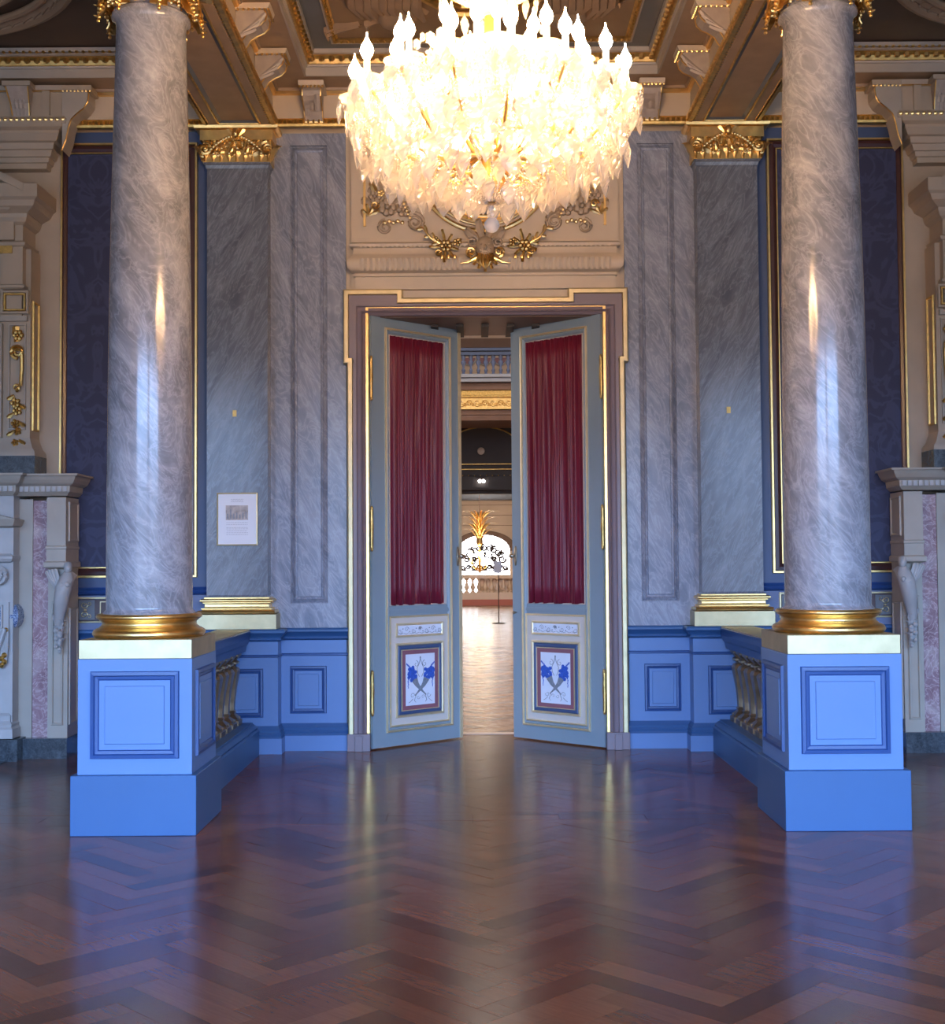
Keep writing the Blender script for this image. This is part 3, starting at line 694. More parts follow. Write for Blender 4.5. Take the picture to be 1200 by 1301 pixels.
    for hz_ in (.45, 1.75, 2.95):
        P('hinge', 'old_gold', lambda b: (b.tube([(-.012, -.012, hz_-.15), (-.012, -.012, hz_+.15)], .013, 8), b.ball((-.012, -.012, hz_+.16), (.012, .012, .022), 8, 5), b.ball((-.012, -.012, hz_-.16), (.012, .012, .022), 8, 5), b.leaf((-.012, -.02, hz_-.1), (0, 0, 1), (0, -1, 0), .18, .03, .02)), smooth=True)
leaf_door(-1); leaf_door(1)

# ================================================================== OVERDOOR
od = thing('overdoor_relief', (DX, 10.0, 3.66), 'carved cream overdoor with gilded flowers and round frame above the door, behind the chandelier', 'relief')
YO = YW
part('ground_panel', 'cream', od, lambda b: b.box(DX-1.075, DX+1.075, YO-.05, YO, 3.55, 4.97))
part('sill_moulding', 'cream', od, lambda b: b.rectprism([(0, 3.66), (0, 3.76), (.012, 3.765), (.012, 3.785), (.004, 3.79), (.03, 3.80), (.055, 3.83), (.062, 3.87), (.05, 3.905), (.022, 3.93), (.012, 3.95), (.012, 3.99), (.035, 4.0), (.04, 4.02), (.02, 4.035), (0, 4.04)], DX-1.04, DX+1.04, YO-.10, YO-.03), smooth=True)
def tongues(b):
    n_ = 46
    for k in range(n_):
        x = DX-.98+k*1.96/(n_-1)
        if abs(x-DX) > .16: b.leaf((x, YO-.155, 3.80), (0, -.25, 1), (0, -1, 0), .10, .038, .1, n=3, thick=.01)
part('leaf_enrichment', 'cream', od, tongues, smooth=True, kind='stuff')
part('bead_row', 'cream', od, lambda b: [b.ball((DX-.99+k*.036, YO-.125, 4.0), (.014, .012, .012), 6, 4) for k in range(56)], smooth=True, kind='stuff')
# round medallion
cz, r0 = 4.66, .53
def ring(b, R, rr, yy, n_=56, cx=DX): b.loft([[(cx+(R+rr*cos(a_))*cos(2*pi*j/n_), yy+rr*sin(a_), cz+(R+rr*cos(a_))*sin(2*pi*j/n_)) for j in range(n_)] for a_ in [2*pi*k/8 for k in range(9)]], True)
def clipz(b, z): b.v = [(x, y, min(zz, z)) for x, y, zz in b.v]
part('medallion_field', 'slate', od, lambda b: (b.loft([[(DX+R*cos(2*pi*j/48), YO-.06, cz+R*sin(2*pi*j/48)) for j in range(48)] for R in (.40, .01)], True), clipz(b, 4.95)))
part('medallion_outer_ring', 'gold', od, lambda b: (ring(b, r0, .02, YO-.08), ring(b, r0-.05, .010, YO-.085), clipz(b, 4.955)), smooth=True)
part('medallion_inner_ring', 'gold', od, lambda b: (ring(b, r0-.12, .016, YO-.08), clipz(b, 4.955)), smooth=True)
def laurel(b):
    for k in range(40):
        a_ = pi+pi*(k+.5)/40
        b.leaf((DX+(r0-.085)*cos(a_), YO-.075, cz+(r0-.085)*sin(a_)), (-sin(a_), 0, cos(a_)), (0, -1, 0), .055, .034, .3, n=4)
part('laurel_band', 'gold', od, laurel, smooth=True)
for d in (-1, 1):
    # corner acanthus groups
    def corner(b):
        cx, cz_ = DX+d*.78, 4.33
        b.flower((cx, YO-.075, cz_), .075, 7, .03); b.flower((cx-d*.13, YO-.07, cz_-.02), .06, 6, .025)
        b.flower((cx+d*.10, YO-.065, cz_+.09), .055, 6, .02)
        b.scroll((cx-d*.22, YO-.07, cz_-.12), .075, 1.7, .016, d, pi/2); b.scroll((cx+d*.02, YO-.07, cz_-.16), .06, 1.5, .014, -d, pi/2)
        for k in range(7):
            a_ = k*pi/6+.2
            b.leaf((cx+.05*cos(a_), YO-.055, cz_+.05*sin(a_)), (cos(a_), 0, sin(a_)), (0, -1, 0), .17, .09, .2)
    part('corner_foliage', 'tan_relief', od, corner, smooth=True)
    def gl(b):
        cx, cz_ = DX+d*.93, 4.30
        for k in range(4):
            a_ = (pi/2)+d*(-.9+k*.7)
            b.leaf((cx, YO-.07, cz_-.03), (cos(a_), 0, sin(a_)), (0, -1, 0), .07+.02*(k % 2), .032, .3)
        b.flower((cx-d*.10, YO-.09, cz_+.14), .03, 5, .012); b.scroll((cx-d*.05, YO-.08, cz_+.05), .035, 1.3, .010, d, 0, n=12)
        for k in range(5): b.ball((DX+d*(.66+.035*k), YO-.095, 4.20+.012*(k % 2)), .016, 6, 4)
        for k in range(6): b.ball((DX+d*(.60+.012*k), YO-.095, 4.24+.028*k), .013, 6, 4)
        b.leaf((DX+d*.85, YO-.07, 4.42), (d*.6, 0, 1), (0, -1, 0), .13, .05, .3)
    part('corner_gilt', 'gold', od, gl, smooth=True, kind='stuff')
    part('side_gilt_rod', 'gold', od, lambda b: b.box(DX+d*.965-.009, DX+d*.965+.009, YO-.07, YO-.045, 4.18, 4.93))
    # flower spray beside the mask
    def spray(b):
        cx, cz_ = DX+d*.31, 3.985
        b.flower((cx, YO-.20, cz_), .05, 6, .022); b.flower((cx-d*.09, YO-.19, cz_+.03), .034, 5, .015)
        for k in range(9):
            a_ = -.3+k*2*pi/9
            b.leaf((cx+.02*cos(a_), YO-.185, cz_+.02*sin(a_)), (cos(a_), 0, sin(a_)), (0, -1, 0), .085+.03*(k % 2), .028, .3)
        b.flower((cx+d*.08, YO-.195, cz_+.05), .026, 5, .012); b.scroll((cx+d*.06, YO-.195, cz_-.05), .03, 1.3, .009, d, 0, n=12)
    part('flower_spray', 'old_gold', od, spray, smooth=True)
    def tend(b):
        cx, cz_ = DX+d*.31, 3.985
        b.tube([(cx+d*.05, YO-.19, cz_+.02), (cx+d*.12, YO-.2, cz_+.06), (cx+d*.17, YO-.19, cz_+.13), (cx+d*.20, YO-.18, cz_+.16)], [.012, .01, .008, .005], 6)
        for k in range(5): b.leaf((cx+d*(.06+.03*k), YO-.2, cz_+.02+.03*k), (d*.3 if k % 2 else d*1, 0, .9 if k % 2 else -.2), (0, -1, 0), .055, .028, .3)
        for k in range(3): b.ball((cx+d*(.03-.05*k), YO-.2, cz_-.09), (.012, .012, .02), 6, 4)
    part('spray_tendril', 'gold', od, tend, smooth=True, kind='stuff')
def mask(b):
    z = 3.97
    b.ball((DX, YO-.16, z), (.075, .075, .10), 14, 10)
    b.ball((DX, YO-.235, z-.01), (.016, .022, .026), 8, 6)
    for d in (-1, 1):
        b.ball((DX+d*.028, YO-.222, z+.022), (.014, .008, .008), 8, 5); b.ball((DX+d*.035, YO-.215, z-.025), (.018, .014, .018), 8, 5)
        b.scroll((DX+d*.10, YO-.17, z+.05), .05, 1.6, .014, d, pi/2); b.scroll((DX+d*.11, YO-.16, z-.04), .04, 1.5, .012, -d, pi/2)
        b.leaf((DX+d*.04, YO-.15, z+.06), (d*.8, 0, .7), (0, -1, 0), .15, .07, .3)
        b.leaf((DX+d*.02, YO-.16, z+.08), (d*.25, 0, 1), (0, -1, 0), .15, .07, .3)
    b.ball((DX, YO-.222, z-.05), (.022, .008, .006), 8, 4)
part('lion_mask', 'tan_relief', od, mask, smooth=True)
def beard(b):
    z = 3.90
    for k in range(7):
        a_ = -pi/2+(k-3)*.33
        b.leaf((DX+.016*(k-3), YO-.20, z+.01), (cos(a_), 0, sin(a_)), (0, -1, 0), .14-.018*abs(k-3), .030, .25)
        b.tube([(DX+.018*(k-3), YO-.21, z+.02), (DX+.022*(k-3), YO-.225, z-.05), (DX+.010*(k-3), YO-.21, z-.11+.012*abs(k-3))], [.009, .010, .004], 5)
    for d in (-1, 1):
        b.scroll((DX+d*.11, YO-.2, z+.035), .042, 1.4, .012, d, -pi/2)
        b.tube([(DX+d*.06, YO-.2, z-.01), (DX+d*.14, YO-.2, z-.05), (DX+d*.2, YO-.19, z-.055)], [.012, .009, .004], 6)
    b.ball((DX, YO-.22, z-.07), (.02, .02, .05), 8, 6)
part('gilt_beard', 'gold', od, beard, smooth=True)

# ================================================================== CEILING
ceil = wall('ceiling', 'ornate brown and gold coffered ceiling of the salon', 'dark_ceiling', (-6.6, 6.6, -4.2, 10.1, CEZ+.01, CEZ+.3))
YF = 9.90         # frieze face on the end wall
FZ0, FZ1 = 4.955, 5.21
def rloop(x0, x1, y0, y1, i, z): return [(x0+i, y0+i, z), (x1-i, y0+i, z), (x1-i, y1-i, z), (x0+i, y1-i, z)]
def rframe(b, R, prof): b.loft([rloop(*R, i, z) for i, z in prof], True)
def beadrow(b, R, i, z, pitch, r, ylim=4.5, rx=.8):
    x0, x1, y0, y1 = R[0]+i, R[1]-i, R[2]+i, R[3]-i
    n_ = int((x1-x0)/pitch)
    for k in range(n_+1): b.ball((x0+k*(x1-x0)/n_, y1, z), (pitch*.42*rx, r, r), 5, 3)
    yl = max(y0, ylim); n_ = int((y1-yl)/pitch)
    for x in (x0, x1):
        for k in range(n_): b.ball((x, yl+(k+.5)*(y1-yl)/n_, z), (r, pitch*.42*rx, r), 5, 3)
def bracket(par, px, py, d, s=1):
    """S-shaped console; d = direction it projects: 'x+','x-','y-' ; origin on the frieze face"""
    W2 = .09
    prof = [(0, FZ0+.02), (.035, FZ0+.03), (.055, FZ0+.06), (.075, FZ0+.095), (.12, FZ0+.125), (.165, FZ0+.145), (.195, FZ0+.175), (.205, FZ0+.215), (.19, FZ1-.01), (0, FZ1-.01)]
    def tr(o, w_, z):
        if d == 'y-': return (px+w_, py-o, z)
        if d == 'x+': return (px+o, py+w_, z)
        return (px-o, py-w_, z)
    def put(b, x0, x1, pr):
        b.loft([[tr(o, x0, z) for o, z in pr], [tr(o, x1, z) for o, z in pr]], True, True, True)
    o = part('bracket', 'grey_relief', par, lambda b: put(b, -W2*.8, W2*.8, prof))
    part('bracket_cap', 'cream', o, lambda b: put(b, -W2*1.1, W2*1.1, [(0, FZ1-.012), (.215, FZ1-.012), (.225, FZ1+.0), (.235, FZ1+.03), (0, FZ1+.03)]))
    def gi(b):
        for w_ in (-1, 1):
            b.tube([tr(oo+.004, w_*W2*.8, z) for oo, z in prof[1:9]], .006, 5)
        for k in range(7): 
            q = tr(.222, -W2+k*W2/3, FZ1-.016); b.ball(q, .011, 5, 4)
        if d != 'y-':
            for w_ in (-1, 1):
                for k in range(6): b.ball(tr(.02+k*.036, w_*W2*1.1, FZ1-.016), .010, 5, 4)
        b.tube([tr(.035, -W2*.8, FZ0+.022), tr(.035, W2*.8, FZ0+.022)], .008, 5)
    part('bracket_gilding', 'gold', o, gi)
    def lf(b):
        if d == 'y-':
            for k in range(3): b.leaf(tr(.07+.05*k, (k-1)*.045, FZ0+.06+.03*(k % 2)), (0, -.5, 1), (0, -1, -.4), .13, .05, .1)
        else:
            sd = -1
            for k in range(4):
                q = tr(.02+.03*k, 0, FZ0+.07+.02*k); b.leaf((q[0], py-W2*.8-.010, q[2]), ((1 if d == 'x+' else -1), 0, .35+.2*k), (0, -1, 0), .13, .04, .08, n=4, thick=.012)
    part('bracket_leaf', 'grey_relief', o, lf, smooth=True)
def bay(name, label, R, rich, ys, xs, ylim):
    t = thing(name, ((R[0]+R[1])/2, 8, FZ0), label, None, kind='structure')
    part('frieze', 'cream', t, lambda b: rframe(b, R, [(0, FZ0), (-.003, FZ1)]))
    part('bead_moulding', 'old_gold', t, lambda b: rframe(b, R, [(0, FZ0-.012), (.03, FZ0-.008), (.034, FZ0+.01), (.026, FZ0+.045), (.012, FZ0+.055), (0, FZ0+.06)]))
    part('bead_gilding', 'gold', t, lambda b: (beadrow(b, R, .032, FZ0+.028, .042, .02, ylim), rframe(b, R, [(.02, FZ0+.046), (.034, FZ0+.052), (.022, FZ0+.058)])), kind='stuff')
    part('frieze_fillet', 'gold', t, lambda b: rframe(b, R, [(0, FZ1-.004), (.022, FZ1), (.030, FZ1+.012), (.030, FZ1+.02)]))
    part('soffit', 'taupe', t, lambda b: rframe(b, R, [(0, FZ1+.018), (.045, FZ1+.02), (.05, FZ1+.04), (.285, FZ1+.042)]))
    part('fascia', 'cream_stone', t, lambda b: rframe(b, R, [(.285, FZ1+.042), (.287, FZ1+.035), (.30, FZ1+.035), (.302, FZ1+.10), (.314, FZ1+.105), (.318, FZ1+.12)]))
    part('egg_band', 'old_gold', t, lambda b: rframe(b, R, [(.316, FZ1+.118), (.33, FZ1+.12), (.345, FZ1+.15), (.342, FZ1+.18), (.352, FZ1+.185)]))
    part('egg_gilding', 'gold', t, lambda b: beadrow(b, R, .352, FZ1+.15, .075, .026, ylim, .85), kind='stuff')
    part('upper_fillet', 'cream_stone', t, lambda b: rframe(b, R, [(.350, FZ1+.183), (.372, FZ1+.188), (.376, CEZ)]))
    for y in ys:
        bracket(t, R[0], y, 'x+'); bracket(t, R[1], y, 'x-')
    for x in xs: bracket(t, x, YF, 'y-')
    return t
RC = (-1.66, 1.66, .1, YF)
tb = bay('ceiling_bay', 'centre bay cornice with gilded brackets, around the chandelier ceiling', RC, True, [9.15, 8.40, 7.65, 6.9], [-1.33, -.665, 0, .665, 1.33], 5.5)
R2 = (RC[0]+.372, RC[1]-.372, RC[2]+.372, RC[3]-.372)
part('slate_border', 'slate', tb, lambda b: rframe(b, R2, [(0, CEZ+.0), (.02, CEZ-.004), (.155, CEZ-.004)]))
part('inner_moulding', 'cream_stone', tb, lambda b: rframe(b, R2, [(.15, CEZ-.004), (.152, CEZ-.03), (.165, CEZ-.032), (.17, CEZ-.02), (.20, CEZ-.01)]))
part('inner_gilding', 'old_gold', tb, lambda b: (rframe(b, R2, [(.168, CEZ-.03), (.18, CEZ-.034), (.20, CEZ-.014), (.21, CEZ-.008)]), beadrow(b, R2, .186, CEZ-.03, .045, .012, 5.5)), kind='stuff')
part('coffer_ground', 'brown_ceiling', tb, lambda b: b.box(R2[0]+.2, R2[1]-.2, R2[2]+.2, R2[3]-.2, CEZ-.008, CEZ+.008))
# relief figures and an octagonal frame in the coffer
def relief(b):
    rnd = random.Random(11)
    for d in (-1, 1):
        for k in range(9):
            x = d*(.42+.055*k); y = 9.1-.03*(k % 3)
            b.tube([(x, y-.1, CEZ-.02), (x+d*.05, y-.4, CEZ-.05), (x+d*.02, y-.8, CEZ-.04), (x+d*.08, y-1.3, CEZ-.02)], [.015, .045, .04, .012], 6)
        b.ball((d*.62, 8.95, CEZ-.03), (.14, .18, .05), 10, 6); b.ball((d*.75, 8.5, CEZ-.03), (.18, .25, .05), 10, 6)
        b.ball((d*.55, 8.1, CEZ-.04), (.09, .1, .06), 10, 6)
        for k in range(10): b.leaf((d*rnd.uniform(.35, .9), rnd.uniform(8.0, 9.1), CEZ-.02), (d*rnd.uniform(.2, 1), rnd.uniform(-1, 1), 0), (0, 0, -1), .28, .13, .2)
part('coffer_relief', 'taupe', tb, relief, smooth=True)
def octo(b):
    for R_, z, w_ in ((.62, CEZ-.03, .03), (.5, CEZ-.025, .02)):
        pts = [(R_*cos(pi/8+k*pi/4)*.8, 8.3+R_*sin(pi/8+k*pi/4)*1.0, z) for k in range(9)]
        b.tube(pts, w_, 6)
part('octagon_frame', 'old_gold', tb, octo)
part('octagon_field', 'slate', tb, lambda b: b.add([(.46*cos(pi/8+k*pi/4)*.8, 8.3+.46*sin(pi/8+k*pi/4), CEZ-.012) for k in range(8)], [tuple(range(8))[::-1]]))
for s in (-1, 1):
    side = SIDE[s]
    R = (2.17, 6.4, .1, YF) if s > 0 else (-6.4, -2.17, .1, YF)
    xs = [] ; q = bay('ceiling_bay', side+' bay cornice with gilded bands above the chimneypiece', R, False, [8.4] , [s*4.2, s*5.4], 8.6)
    R2 = (R[0]+.372, R[1]-.372, R[2]+.372, R[3]-.372)
    part('inner_moulding', 'cream_stone', q, lambda b: rframe(b, R2, [(0, CEZ), (.03, CEZ-.004), (.035, CEZ-.03), (.05, CEZ-.03), (.055, CEZ)]))
    part('inner_gilding', 'old_gold', q, lambda b: beadrow(b, R2, .045, CEZ-.03, .05, .013, 8.6), kind='stuff')
    # big oval relief frame
    ox, oy = s*4.15, 8.05
    def oval(b):
        for A_, B_, rr in ((1.42, 1.15, .05), (1.30, 1.03, .03), (1.12, .86, .022)):
            n_ = 56
            b.loft([[(ox+(A_+rr*cos(a_))*cos(2*pi*j/n_), oy+(B_+rr*cos(a_))*sin(2*pi*j/n_), CEZ-.02-rr*.9*sin(a_)) for j in range(n_)] for a_ in [2*pi*k/8 for k in range(9)]], True)
    part('oval_frame', 'taupe', q, oval, smooth=True)
    def wreath(b):
        for k in range(64):
            a_ = 2*pi*k/64
            b.leaf((ox+1.36*cos(a_), oy+1.09*sin(a_), CEZ-.04), (-sin(a_), cos(a_)*.8, 0), (0, 0, -1), .14, .09, .2, n=4)
    part('oval_wreath', 'taupe', q, wreath, smooth=True)
    def fig(b):
        rnd = random.Random(5)
        for k in range(22):
            x = ox+rnd.uniform(-.7, .7); y = oy+rnd.uniform(-.3, .7)
            b.leaf((x, y, CEZ-.01), (rnd.uniform(-1, 1), rnd.uniform(-.3, .3), 0), (0, 0, -1), .35, .10, .15, n=5)
    part('oval_relief', 'dark_ceiling', q, fig, smooth=True)
    # beam running from the pilaster capital over the column
    bm_ = thing('ceiling_beam', (s*1.92, 7, 4.955), 'panelled brown and gold beam above the %s column' % side, None, kind='structure')
    part('beam_core', 'taupe', bm_, lambda b: b.box(1.665, 2.165, .1, YW, 4.965, CEZ), sx=s)
    RB = (1.665, 2.165, .2, 9.90)
    part('beam_soffit_edge', 'taupe', bm_, lambda b: rframe(b, RB, [(0, 4.975), (0, 4.957), (.02, 4.952), (.09, 4.952), (.094, 4.962)]), sx=s)
    part('soffit_bevel', 'slate', bm_, lambda b: rframe(b, RB, [(.094, 4.955), (.097, 4.952), (.104, 4.956), (.140, 4.973), (.142, 4.976)]), sx=s)
    part('soffit_panel', 'brown_ceiling', bm_, lambda b: b.box(1.665+.125, 2.165-.125, .33, 9.77, 4.972, 4.98), sx=s)
    part('soffit_gilding', 'old_gold', bm_, lambda b: (rframe(b, RB, [(.078, 4.953), (.083, 4.944), (.092, 4.944), (.096, 4.955)]),), sx=s)
    part('edge_bead', 'gold', bm_, lambda b: [b.ball((x, 5.0+(k+.5)*.042, 4.957), (.010, .017, .010), 5, 3) for k in range(116) for x in (1.67, 2.16)], sx=s, kind='stuff')

# ================================================================== CHIMNEYPIECE + OVERMANTEL
for s in (-1, 1):
    side = SIDE[s]
    fp = thing('fireplace', (s*4.55, 9.8, 0), 'carved pale stone and pink marble chimneypiece at the far %s' % side, 'fireplace', 'chimneypieces')
    C = 4.55                       # axis; build the aisle half, mirrored about the axis
    def both(name, mat, fn, **k):
        b = MB(); fn(b); q = MB(); q.v = [(2*C-x, y, z) for x, y, z in b.v]; q.f = [f_[::-1] for f_ in b.f]
        o = b.build(name, mat, fp, sx=s, **k); q.build(name, mat, fp, sx=s, **k); return o
    YB = 9.97
    zs0, zs1 = ZZ(60, 626, 9.6), ZZ(60, 603, 9.6)
    # outer leg: pilaster x .. facing front, and its panelled side
    xl0, xl1 = AX(86, 800, 9.72), AX(62, 800, 9.72)     # 3.21 .. 3.35
    both('base_block', 'dark_marble', lambda b: (b.box(xl0-.01, 3.56, 9.68, YB, 0, .155), b.box(3.54, C, 9.56, YB, 0, .165)))
    both('leg', 'cream_stone', lambda b: (b.box(xl0, xl1, 9.72, YB, .155, 1.46), b.frame(xl0+.03, xl1-.02, .25, 1.2, [(0, 0), (.006, .012), (.014, .012), (.02, 0)], 9.72)))
    both('leg_upper', 'cream_stone', lambda b: (b.rectprism([(0, 1.455), (.018, 1.465), (.018, 1.50), (.002, 1.51), (.002, 1.60), (.008, 1.605), (.008, 1.62), (0, 1.63), (0, 2.0)], xl0, xl1, 9.66, YB)))
    def sidepan(b):
        q = MB(); q.frame(-.10, .10, .25, 1.15, [(0, 0), (.004, .012), (.012, .012), (.02, .002)], 0); b.add([(xl0+y, 9.845-x, z) for x, y, z in q.v], q.f)
    both('side_panel', 'cream_stone', sidepan)
    def sidepan2(b):
        q = MB(); q.frame(-.13, .10, 1.66, 1.97, [(0, 0), (.004, .012), (.012, .012), (.02, .002), (.03, .002)], 0); b.add([(xl0+y, 9.82-x, z) for x, y, z in q.v], q.f)
    both('side_panel', 'cream_stone', sidepan2)
    both('pink_strip', 'pink_marble', lambda b: b.box(xl1-.005, 3.60, 9.76, YB, .155, 1.98))
    both('strip_edge', 'cream_stone', lambda b: (b.box(xl1-.002, xl1+.014, 9.74, YB, .155, 1.99), b.box(3.497, 3.60, 9.745, YB, .155, 1.99)))
    # inner projecting body with return
    both('inner_pier', 'white_stone', lambda b: (b.box(3.60, C, 9.62, YB, .165, 2.02), b.rectprism([(.0, .165), (.05, .17), (.05, .24), (.035, .255), (.04, .275), (.02, .30), (.022, .34), (0, .36)], 3.63, C+.3, 9.62, YB)))
    both('pink_plaque', 'pink_marble', lambda b: b.box(3.74, 4.0, 9.61, 9.63, 1.60, 1.73))
    both('plaque_frame', 'gold', lambda b: b.frame(3.725, 4.02, 1.585, 1.745, [(0, 0), (.003, .014), (.014, .014), (.018, .004)], 9.62))
    both('blue_plaque', 'blue_marble', lambda b: b.box(3.68, 4.0, 9.585, 9.6, 1.02, 1.16))
    both('blue_plaque_block', 'white_stone', lambda b: (b.box(3.625, 4.05, 9.60, 9.70, .98, 1.20), b.frame(3.665, 4.02, 1.0, 1.18, [(0, 0), (.004, .018), (.014, .018), (.018, .0)], 9.6)))
    both('cushion_return', 'blue_marble', lambda b: b.rectprism([(0, 1.0), (.022, 1.02), (.036, 1.05), (.042, 1.09), (.036, 1.13), (.022, 1.16), (0, 1.18)], 3.6, 3.7, 9.66, YB), smooth=True)
    both('string_course', 'white_stone', lambda b: b.rectprism([(0, 1.50), (.02, 1.51), (.03, 1.53), (.03, 1.55), (.01, 1.56), (0, 1.57)], 3.62, C, 9.60, YB))
    # small pediment
    def pedi(b):
        x0 = 3.56; z0 = 1.77
        b.rectprism([(0, z0), (.03, z0+.01), (.04, z0+.035), (.05, z0+.06), (0, z0+.06)], x0+.05, C, 9.58, YB)
        for o, w_ in ((0, .05), (.05, .035), (.095, .025)):
            b.loft([[(x0+o*1.5, y, z0+.06+o*.0), (C, y, z0+.06+.26-o), (C, y, z0+.06+.26-o-w_), (x0+.1+o*1.5, y, z0+.06)] for y in (9.53+o*.6, YB)], True, True, True)
    both('pediment', 'cream_stone', pedi)
    # ionic scroll and lion boss
    both('volute', 'white_stone', lambda b: (b.scroll((3.70, 9.56, 1.40), .07, 1.8, .018, 1, pi/2, n=26), b.tube([(3.70, 9.57, 1.40), (3.70, 9.80, 1.40)], .07, 14), b.tube([(3.70, 9.56, 1.47), (3.95, 9.56, 1.48)], .018, 6), b.leaf((3.80, 9.60, 1.38), (1, 0, .1), (0, -1, 0), .14, .09, .2)), smooth=True)
    def lion(b):
        b.ball((3.83, 9.56, 1.30), (.07, .07, .08), 10, 8)
        for k in range(9):
            a_ = 2*pi*k/9; b.leaf((3.83+.05*cos(a_), 9.57, 1.30+.05*sin(a_)), (cos(a_), 0, sin(a_)), (0, -1, 0), .08, .05, .3)
        b.ball((3.83, 9.49, 1.28), (.025, .02, .02), 8, 5)
    both('lion_boss', 'old_gold', lion, smooth=True)
    # drapery swag with tassel
    def swag(b):
        for k in range(5):
            x0, x1 = 3.64, 3.86
            pts = [(x0+(x1-x0)*t_, 9.585-.02*sin(pi*t_)-.006*k, .98-.10*abs(1-2*t_)**0 * 0 - (.10+.035*k)*sin(pi*t_)+.02*(1-t_)) for t_ in [i/8 for i in range(9)]]
            b.tube(pts, .016, 6)
        for k in range(4): b.tube([(3.63+.012*k, 9.59, .98), (3.635+.012*k, 9.585, .85), (3.64+.012*k, 9.58, .76-.02*k)], [.012, .016, .012], 6)
        for k in range(4): b.tube([(3.86+.02*k, 9.58, .98), (3.865+.018*k, 9.57, .75), (3.87+.016*k, 9.575, .56-.03*(k % 2))], [.012, .02, .016], 6)
    both('drapery_swag', 'white_stone', swag, smooth=True)
    both('gilt_tassel', 'old_gold', lambda b: ([b.ball((3.645+.02*(k % 2), 9.57, .80-.025*k), .022, 7, 5) for k in range(4)], b.ball((3.84, 9.56, .98), .03, 7, 5), b.ball((3.64, 9.58, .99), .02, 7, 5)), smooth=True, kind='stuff')
    # winged caryatid console on the outer leg
    xc, yc = xl0+.02, 9.66
    def cary(b):
        b.tube([(xc-.05, yc-.03, 1.42), (xc-.045, yc-.05, 1.37), (xc-.03, yc-.07, 1.31), (xc-.01, yc-.06, 1.22), (xc+.015, yc-.02, 1.12), (xc+.03, yc+.0, 1.02)], [.03, .055, .062, .058, .045, .03], 12)
        b.ball((xc-.055, yc-.05, 1.455), (.030, .036, .040), 12, 8); b.ball((xc-.05, yc-.035, 1.47), (.034, .04, .036), 10, 7)
        b.ball((xc-.075, yc-.083, 1.452), (.007, .008, .009), 6, 4)
        b.tube([(xc-.05, yc-.04, 1.43), (xc-.05, yc-.045, 1.40)], .018, 8)
        for d in (-1, 1): b.ball((xc-.045+d*.022, yc-.105, 1.33), (.022, .02, .022), 8, 6)
        for k in range(4):   # wing sweeping to the wall and along the leg
            b.leaf((xc+.0+.012*k, yc+.0, 1.22+.02*k), (.28+.1*k, .0, 1), (0, -1, 0), .24-.02*k, .05, .05)
            b.leaf((xc-.02, yc+.02+.02*k, 1.24), (-.1, .4+.1*k, 1), (-1, 0, 0), .20, .04, .05)
        for k in range(7):
            b.leaf((xc+.02+.012*(k % 3), yc-.02, 1.13-.045*k), (.2*(-1)**k, 0, 1), (0, -1, 0), .07, .05, .5)
            b.leaf((xc+.0, yc-.005+.01*(k % 2), 1.12-.045*k), (0, .2*(-1)**k, 1), (-1, 0, 0), .07, .045, .5)
        for k in range(9): b.ball((xc+.02+.02*cos(k*2.1), yc-.03, .98-.02*k), .022-.001*k, 7, 5)
    both('caryatid', 'white_stone', cary, smooth=True)
    # shelf with dentils
    SH = [(0, zs0-.02), (.02, zs0), (.03, zs0+.01), (.035, zs0+.055), (.05, zs0+.06), (.07, zs0+.075), (.085, zs0+.10), (.10, zs0+.135), (.115, zs0+.145), (.118, zs1-.01), (.11, zs1)]
    part('shelf', 'cream_stone', fp, lambda b: (b.rectprism(SH, xl0, 2*C-xl0, 9.68, YB), b.rectprism([(o, z+.001) for o, z in SH], 3.60, 2*C-3.60, 9.60, 9.72)), sx=s)
    part('dentils', 'white_stone', fp, lambda b: ([b.box(x-.013, x+.013, 9.636, 9.66, zs0+.012, zs0+.05) for x in [xl0+k*.042 for k in range(10)]]+[b.box(x-.013, x+.013, 9.556, 9.58, zs0+.012, zs0+.05) for x in [3.60+k*.042 for k in range(46)]]), sx=s)
    part('firebox', 'dark_marble', fp, lambda b: b.box(4.3, 4.8, 9.59, 9.63, .165, .95), sx=s)
    part('hearth', 'dark_marble', fp, lambda b: b.box(3.62, 5.48, 9.1, 9.56, 0.001, .006), sx=s)
    part('hearth_inlay', 'white_stone', fp, lambda b: b.frame(3.70, 5.40, 0, .34, [(0, 0), (.02, 0)], 0), sx=s) if 0 else part('hearth_inlay', 'white_stone', fp, lambda b: (b.box(3.72, 3.745, 9.16, 9.5, .006, .0075), b.box(3.72, 5.38, 9.16, 9.185, .006, .0075)), sx=s)

    om = thing('overmantel', (s*4.55, 9.85, zs1), 'tall cream and gold overmantel on the %s chimneypiece' % side, 'overmantel', 'overmantels')
    def both2(name, mat, fn, **k):
        b = MB(); fn(b); q = MB(); q.v = [(2*C-x, y, z) for x, y, z in b.v]; q.f = [f_[::-1] for f_ in b.f]
        b.build(name, mat, om, sx=s, **k); q.build(name, mat, om, sx=s, **k)
    xo = 3.53; YO2 = 9.76; ztop = 4.30
    both2('base_block', 'dark_marble', lambda b: b.rectprism([(.06, zs1), (.06, zs1+.155)], xo, xo+.34, YO2, YB))
    both2('base_moulding', 'cream_stone', lambda b: b.rectprism([(.06, zs1+.155), (.055, zs1+.19), (.03, zs1+.22), (.01, zs1+.27), (0, zs1+.30)], xo, xo+.34, YO2, YB), smooth=True)
    both2('pier', 'shaded_cream', lambda b: b.box(xo, xo+.34, YO2, YB, zs1+.30, ztop-.35))
